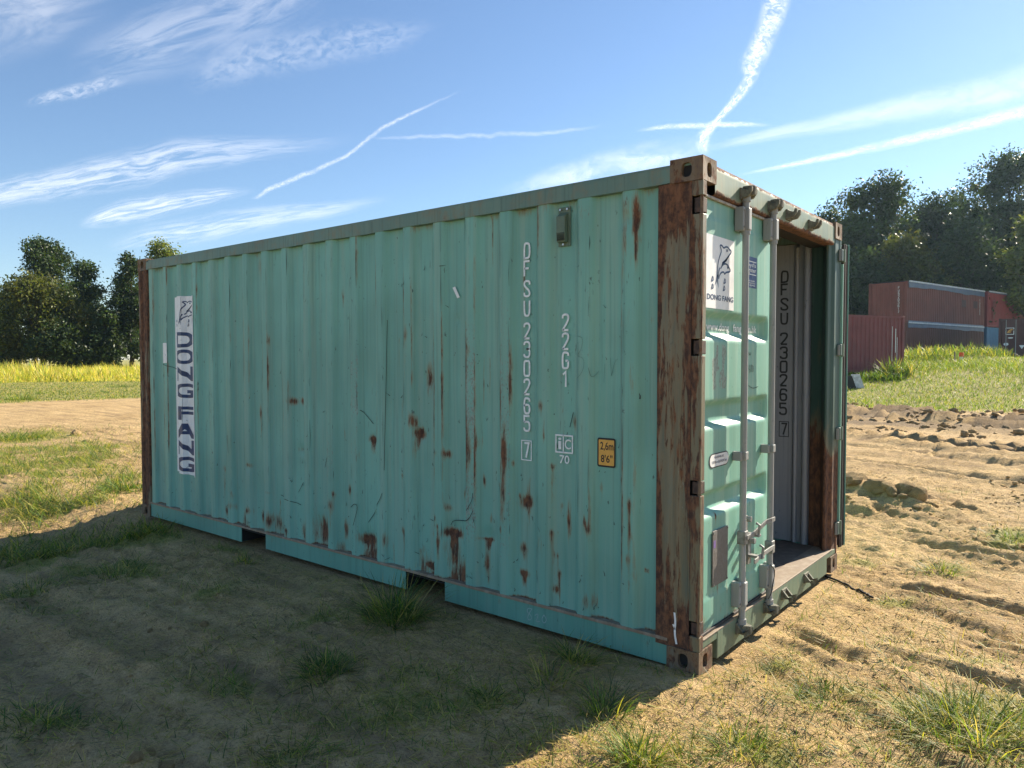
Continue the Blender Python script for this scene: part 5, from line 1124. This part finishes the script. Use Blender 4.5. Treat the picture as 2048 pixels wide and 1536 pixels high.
s3 = dirw(.89, .46); c3_ = world2(784/FPX*34, 34.0)-s3*6.058; b3 = min(gz1(*(c3_+s3*5)), .95)
fr = bg_container('pinkish red corrugated container standing nearest, left of the stacks', c3_, s3, b3, 6.058, M['pinkred'], None)
for x, z0, z1, wd in ((5.15, .5, 2.1, .03), (5.38, .9, 2.0, .045), (5.5, .4, 1.6, .03)): poly_decal('white_streak', rrect(x, x+wd, z0, z1), lambda u, v: (u, -.010, v), M['letter'], fr)
e4 = dirw(.80, -.60); s4 = dirw(.60, .80); l4 = world2(971/FPX*45, 45.0); c4_ = l4+e4*2.438; b4 = gz1(*(l4+s4*1.5))-.02
dk = bg_container('dark maroon container at the right edge showing its door end', c4_, s4, b4, 6.058, M['maroon'], None, doors=True)
for k in (0, 1):
    y0 = .17+k*1.055; dd = MB().box(.020, .060, y0, y0+1.04, .16, 2.47).build('door', M['maroon'], dk, .006)
    for j, z in enumerate((.75, 1.30, 1.85)): MB().box(.012, .0198, y0+.05, y0+.99, z, z+.06).build('door_rib', M['maroon'], dd)
    for q in (.33, .82): MB().tube([(-.01, y0+q, .1), (-.01, y0+q, 2.5)], .022, 8).build('locking_bar', M['bar'], dd)
DK = lambda off: (lambda u, v: (.018-off, 2.438-u, v))
poly_decal('white_logo', rrect(.36, .80, 1.60, 2.02), DK(.004), M['letter'], dk); poly_decal('white_logo', rrect(.395, .765, 1.635, 1.985), DK(.006), M['maroon'], dk)
poly_decal('white_logo', [(.43, 1.70), (.50, 1.84), (.60, 1.92), (.74, 1.94), (.70, 1.86), (.60, 1.84), (.54, 1.78), (.66, 1.80), (.64, 1.74), (.54, 1.72)], DK(.008), M['yellow'], dk)
poly_decal('round_sticker', [(.40+.13*math.cos(a), 1.02+.09*math.sin(a)) for a in np.linspace(0, 2*PI, 13)[:-1]], DK(.012), M['letter'], dk)
poly_decal('oval_sticker', [(.62+.14*math.cos(a), 1.40+.035*math.sin(a)) for a in np.linspace(0, 2*PI, 13)[:-1]], DK(.012), M['letter'], dk)
poly_decal('triangle_sticker', [(1.06, .95), (1.20, .72), (1.34, .95)], DK(.012), M['letter'], dk); poly_decal('pale_plate', rrect(.30, .56, .35, .66), DK(.006), M['plate'], dk)
# marker, posts, scrap
M['orange'] = mat_plain('orange_marker', (.85, .13, .03), .6)
p = at(1922, 738, 37); p[2] = gz1(p[0], p[1]); mk_ = empty('marker_post', p); tag(mk_, 'small post with a bright orange top in the grass bank', 'marker post')
MB().box(-.07, .07, -.05, .05, -.1, .30).build('post', M['letter'], mk_, .01); MB().box(-.10, .10, -.06, .06, .3005, .52).build('orange_top', M['orange'], mk_, .015)
p = at(1909, 738, 37); p[2] = gz1(p[0], p[1]); o = MB().box(-.03, .03, -.03, .03, -.15, .58).build('wooden_stake', M['wood'], None, .006, loc=p); tag(o, 'thin dark wooden stake beside the orange topped post', 'stake')
p = at(1716, 757, 29); p[2] = gz1(p[0], p[1])+.25
ax = np.array([RH[0], RH[1], 0]); az_ = np.array([-.35*RH[0], -.35*RH[1], .94]); az_ /= np.linalg.norm(az_); ay_ = np.cross(az_, ax)
o = MB().obox((0, 0, 0), ax, ay_, az_, .17, .03, .32).build('scrap_board', M['tarpedge'], None, .01, loc=p); tag(o, 'pale grey board leaning in the grass beside the open door edge', 'board')
p = at(1703, 757, 29); p[2] = gz1(p[0], p[1])+.22
o = MB().obox((0, 0, 0), ax, ay_, az_, .20, .03, .30).build('scrap_board', M['black'], None, .01, loc=p); tag(o, 'black board leaning in the grass next to the pale board', 'board')

# ------------------------------------------------------------------ trees
def leaf_mat(name, tint):
    m, t = new_mat(name); a_ = t.attr('Col').outputs['Color']; c = t.mix(1.0, a_, (*tint, 1), 'MULTIPLY')
    d = t.n('ShaderNodeBsdfPrincipled', {'Base Color': c, 'Roughness': .5, 'Specular IOR Level': .35})
    tr = t.n('ShaderNodeBsdfTranslucent', {'Color': t.mix(1.0, c, (1.3, 1.35, .5, 1), 'MULTIPLY')})
    t.n('ShaderNodeOutputMaterial', {0: t.n('ShaderNodeMixShader', {0: .32, 1: d.outputs[0], 2: tr.outputs[0]}).outputs[0]}); return m
M['leaf'] = leaf_mat('dark_leaves', (.048, .080, .030)); M['leaf2'] = leaf_mat('olive_leaves', (.105, .125, .035)); M['leaf3'] = leaf_mat('light_leaves', (.15, .19, .05))
M['bark'] = mat_plain('bark', (.085, .065, .05), .95, 0, .4, 6.0)
def tree(name, label, x, y, H, rad, mat, nleaf=8000, leaf=.27, low=.06, lobes=18, seed=0, sq=1.0, cat='tree', group='trees behind the yard'):
    rg = np.random.default_rng(seed+500); z = gz1(x, y)-.1; root = empty(name, (x, y, z)); tag(root, label, cat, group)
    cz = H*(low+(1-low)*.5); rz = H*(1-low)*.5
    C = []; 
    for k in range(lobes):
        u = rg.uniform(-1, 1); a = rg.uniform(0, 2*PI); rr = rg.uniform(.35, .80)
        hor = math.sqrt(max(0, 1-u*u))*(1.0 if u < .2 else .85)
        C.append((rad*rr*hor*math.cos(a), rad*rr*hor*math.sin(a), cz+rz*u*.80, rad*rg.uniform(.26, .46)*sq))
    C.append((rg.uniform(-.15, .15)*rad, rg.uniform(-.15, .15)*rad, H-rad*.32, rad*.34)); C.append((0, 0, cz, rad*.55))
    C = np.array(C); nl = len(C); mb = MB()
    th = max(.10, H*.016); tw = [(0, 0, 0), (rg.uniform(-.2, .2), rg.uniform(-.2, .2), H*.25), (rg.uniform(-.4, .4), rg.uniform(-.4, .4), H*.55), (rg.uniform(-.3, .3), rg.uniform(-.3, .3), H*.86)]
    mb.tube(tw, [th*1.3, th, th*.6, th*.15], 7)
    for k in range(min(nl, 12)):
        c = C[k]; b = np.array(tw[1])*.5+np.array(tw[2])*.5 if c[2] > H*.45 else np.array(tw[1]); mb.tube([b, (b+c[:3])/2+[0, 0, -.2], c[:3]], [th*.5, th*.3, th*.08], 5)
    mb.build('trunk', M['bark'], root, smooth=True)
    # twig-sized clusters of leaves on the lobes
    nin = int(60+22*rad*H/10); wi = C[:, 3]**3; ii = rg.choice(nl, nin, p=wi/wi.sum()); di = rg.normal(size=(nin, 3)); di /= np.linalg.norm(di, axis=1)[:, None]
    Pin = C[ii, :3]+di*(C[ii, 3]*rg.uniform(.1, .72, nin))[:, None]
    nleaf = int(nleaf*1.5); ncl = nleaf//26; w_ = C[:, 3]**2; li = rg.choice(nl, ncl, p=w_/w_.sum())
    d = rg.normal(size=(ncl, 3)); d /= np.linalg.norm(d, axis=1)[:, None]; rr = rg.uniform(.45, 1.12, ncl)**.6
    cc = C[li, :3]+d*(C[li, 3]*rr)[:, None]*[1, 1, .85]
    shade = rg.uniform(.65, 1.35, ncl)
    P_ = np.repeat(cc, 26, 0)+rg.normal(size=(ncl*26, 3))*(rad*.055+.13)
    P_ = np.concatenate([P_, Pin]); P_[:, 2] = np.maximum(P_[:, 2], .1); N = len(P_)
    n = rg.normal(size=(N, 3))+[0, 0, .5]; n /= np.linalg.norm(n, axis=1)[:, None]; a = np.cross(n, rg.normal(size=(N, 3))); a /= np.linalg.norm(a, axis=1)[:, None]; b = np.cross(n, a)
    s = leaf*rg.uniform(.6, 1.25, N)[:, None]; s[-nin:] = rg.uniform(.7, 1.3, (nin, 1))*rad*.26
    V = np.stack([P_-a*s*.62, P_+b*s*.30, P_+a*s*.62, P_-b*s*.30], 1).reshape(-1, 3)
    F = np.arange(N*4).reshape(-1, 4)
    g = (np.concatenate([np.repeat(shade, 26), np.ones(nin)*.8])*rg.uniform(.75, 1.25, N))[:, None]*np.stack([rg.uniform(.9, 1.25, N), np.ones(N), rg.uniform(.8, 1.1, N)], 1)
    link('crown', mesh_np('crown', V, F, False, None, {'Col': np.repeat(g, 4, 0)}), root, mat)
    return root
def tree_px(label, px, top, wpx, dep, mat, name='broadleaf_tree', **k):
    p = at(px, 716, dep); z = gz1(p[0], p[1]); H = CAM[2]+(716.6-top)/FPX*dep-z
    return tree(name, label, p[0], p[1], H, wpx*1.08/2/FPX*dep, mat, seed=int(px*3+top), **k)
# left edge of the field
tree_px('tallest dark tree of the left group, rounded top above the others', 88, 470, 118, 78, M['leaf'], low=.30, nleaf=9000)
tree_px('olive sunlit broad tree in front at the far left', 70, 548, 190, 70, M['leaf2'], low=.02, nleaf=11000, lobes=22)
tree_px('dark pointed tree to the right of the tallest left tree', 172, 517, 96, 76, M['leaf'], low=.08, nleaf=8000)
tree_px('narrow dark tree just left of the far corner post', 262, 508, 80, 74, M['leaf'], low=.04, nleaf=8000)
tree_px('sunlit yellow green tree top rising over the far end of the container', 335, 482, 110, 80, M['leaf3'], low=.3, nleaf=7000)
tree_px('low dark bush between the left trees', 208, 610, 90, 72, M['leaf'], low=.0, nleaf=6000, name='bush', cat='bush')
tree_px('dark low bush at the foot of the olive tree', 120, 632, 130, 70, M['leaf'], low=.0, nleaf=6000, name='bush', cat='bush')
tree_px('dark low bush at the left picture edge', 10, 600, 110, 73, M['leaf'], low=.0, nleaf=6000, name='bush', cat='bush')
tree_px('half bare twiggy tree at the left picture edge', -20, 535, 90, 78, M['leaf2'], low=.1, nleaf=2600)
for k, (px, top, dep) in enumerate(((-190, 480, 80), (-90, 520, 96), (150, 560, 98), (300, 540, 100), (430, 540, 92))):
    tree_px(('dark tree beyond the left picture edge', 'far dark tree just outside the left picture edge', 'far dark tree seen through the gap right of the pointed left tree', 'far dark tree behind the narrow tree at the far corner post', 'far tree hidden behind the far end of the container')[k], px, top, 170, dep, M['leaf'], low=.05, nleaf=5000)
# wood on the right
tree_px('tall dark tree with ragged top behind the open door', 1752, 348, 190, 66, M['leaf'], low=.12, nleaf=13000, lobes=22)
tree_px('dark tree peeping out over the header at its far end', 1655, 415, 110, 70, M['leaf'], low=.1, nleaf=7000)
tree_px('mid height dark tree in the gap of the right wood', 1868, 392, 150, 70, M['leaf'], low=.08, nleaf=9000)
tree_px('tallest dark tree at the right picture edge', 2015, 306, 220, 68, M['leaf'], low=.14, nleaf=14000, lobes=24)
tree_px('tree half out of the picture at the right', 2190, 320, 220, 68, M['leaf'], low=.1, nleaf=9000)
tree_px('olive topped tree in front of the tall tree behind the open door', 1800, 470, 170, 61, M['leaf2'], low=.02, nleaf=11000, lobes=20)
tree_px('dark rounded tree above the stacked containers', 1930, 440, 190, 60, M['leaf'], low=.02, nleaf=11000, lobes=20)
tree_px('dark tree filling the wood left of the stacked containers', 1712, 500, 150, 60, M['leaf'], low=.0, nleaf=9000)
tree_px('dark tree closing the gap behind the stacked containers', 1832, 405, 170, 72, M['leaf'], low=.02, nleaf=10000, lobes=22)
tree_px('dark tree left of the tallest right tree', 1915, 372, 160, 73, M['leaf'], low=.02, nleaf=10000, lobes=22)
tree_px('dark tree hugging the open door edge', 1695, 430, 130, 68, M['leaf'], low=.0, nleaf=9000, lobes=20)
tree_px('bright yellow green tree at the right picture edge above the red container', 2062, 428, 130, 56, M['leaf3'], low=.25, nleaf=8000)
tree_px('low dark bush behind the right stack', 1860, 560, 170, 58, M['leaf'], low=.0, nleaf=7000, name='bush', cat='bush')
tree_px('low dark bush beyond the red container on the right', 2010, 540, 180, 66, M['leaf'], low=.0, nleaf=7000, name='bush', cat='bush')
for k, (px, top, dep) in enumerate(((1560, 430, 84), (1440, 470, 90), (1690, 470, 84), (1960, 420, 82), (2330, 380, 74))):
    tree_px(('far tree hidden behind the door end of the container', 'far tree hidden behind the middle of the container roof line', 'far dark tree behind the wood at the open door edge', 'far dark tree showing between the two tallest right trees', 'far dark tree beyond the right picture edge')[k], px, top, 210, dep, M['leaf'], low=.03, nleaf=5000)

HAZE = 0.00020
# ------------------------------------------------------------------ thin morning haze
m, t = new_mat('haze'); t.n('ShaderNodeOutputMaterial', {1: t.n('ShaderNodeVolumePrincipled', {'Color': (.55, .78, 1.0, 1), 'Density': HAZE, 'Anisotropy': .55}).outputs[0]})
o = MB().box(-1600, 1600, -1600, 1600, float(gz.min())-1.2, 34.0).build('haze', m, None); tag(o, 'faint haze over the yard', 'haze', kind='stuff')
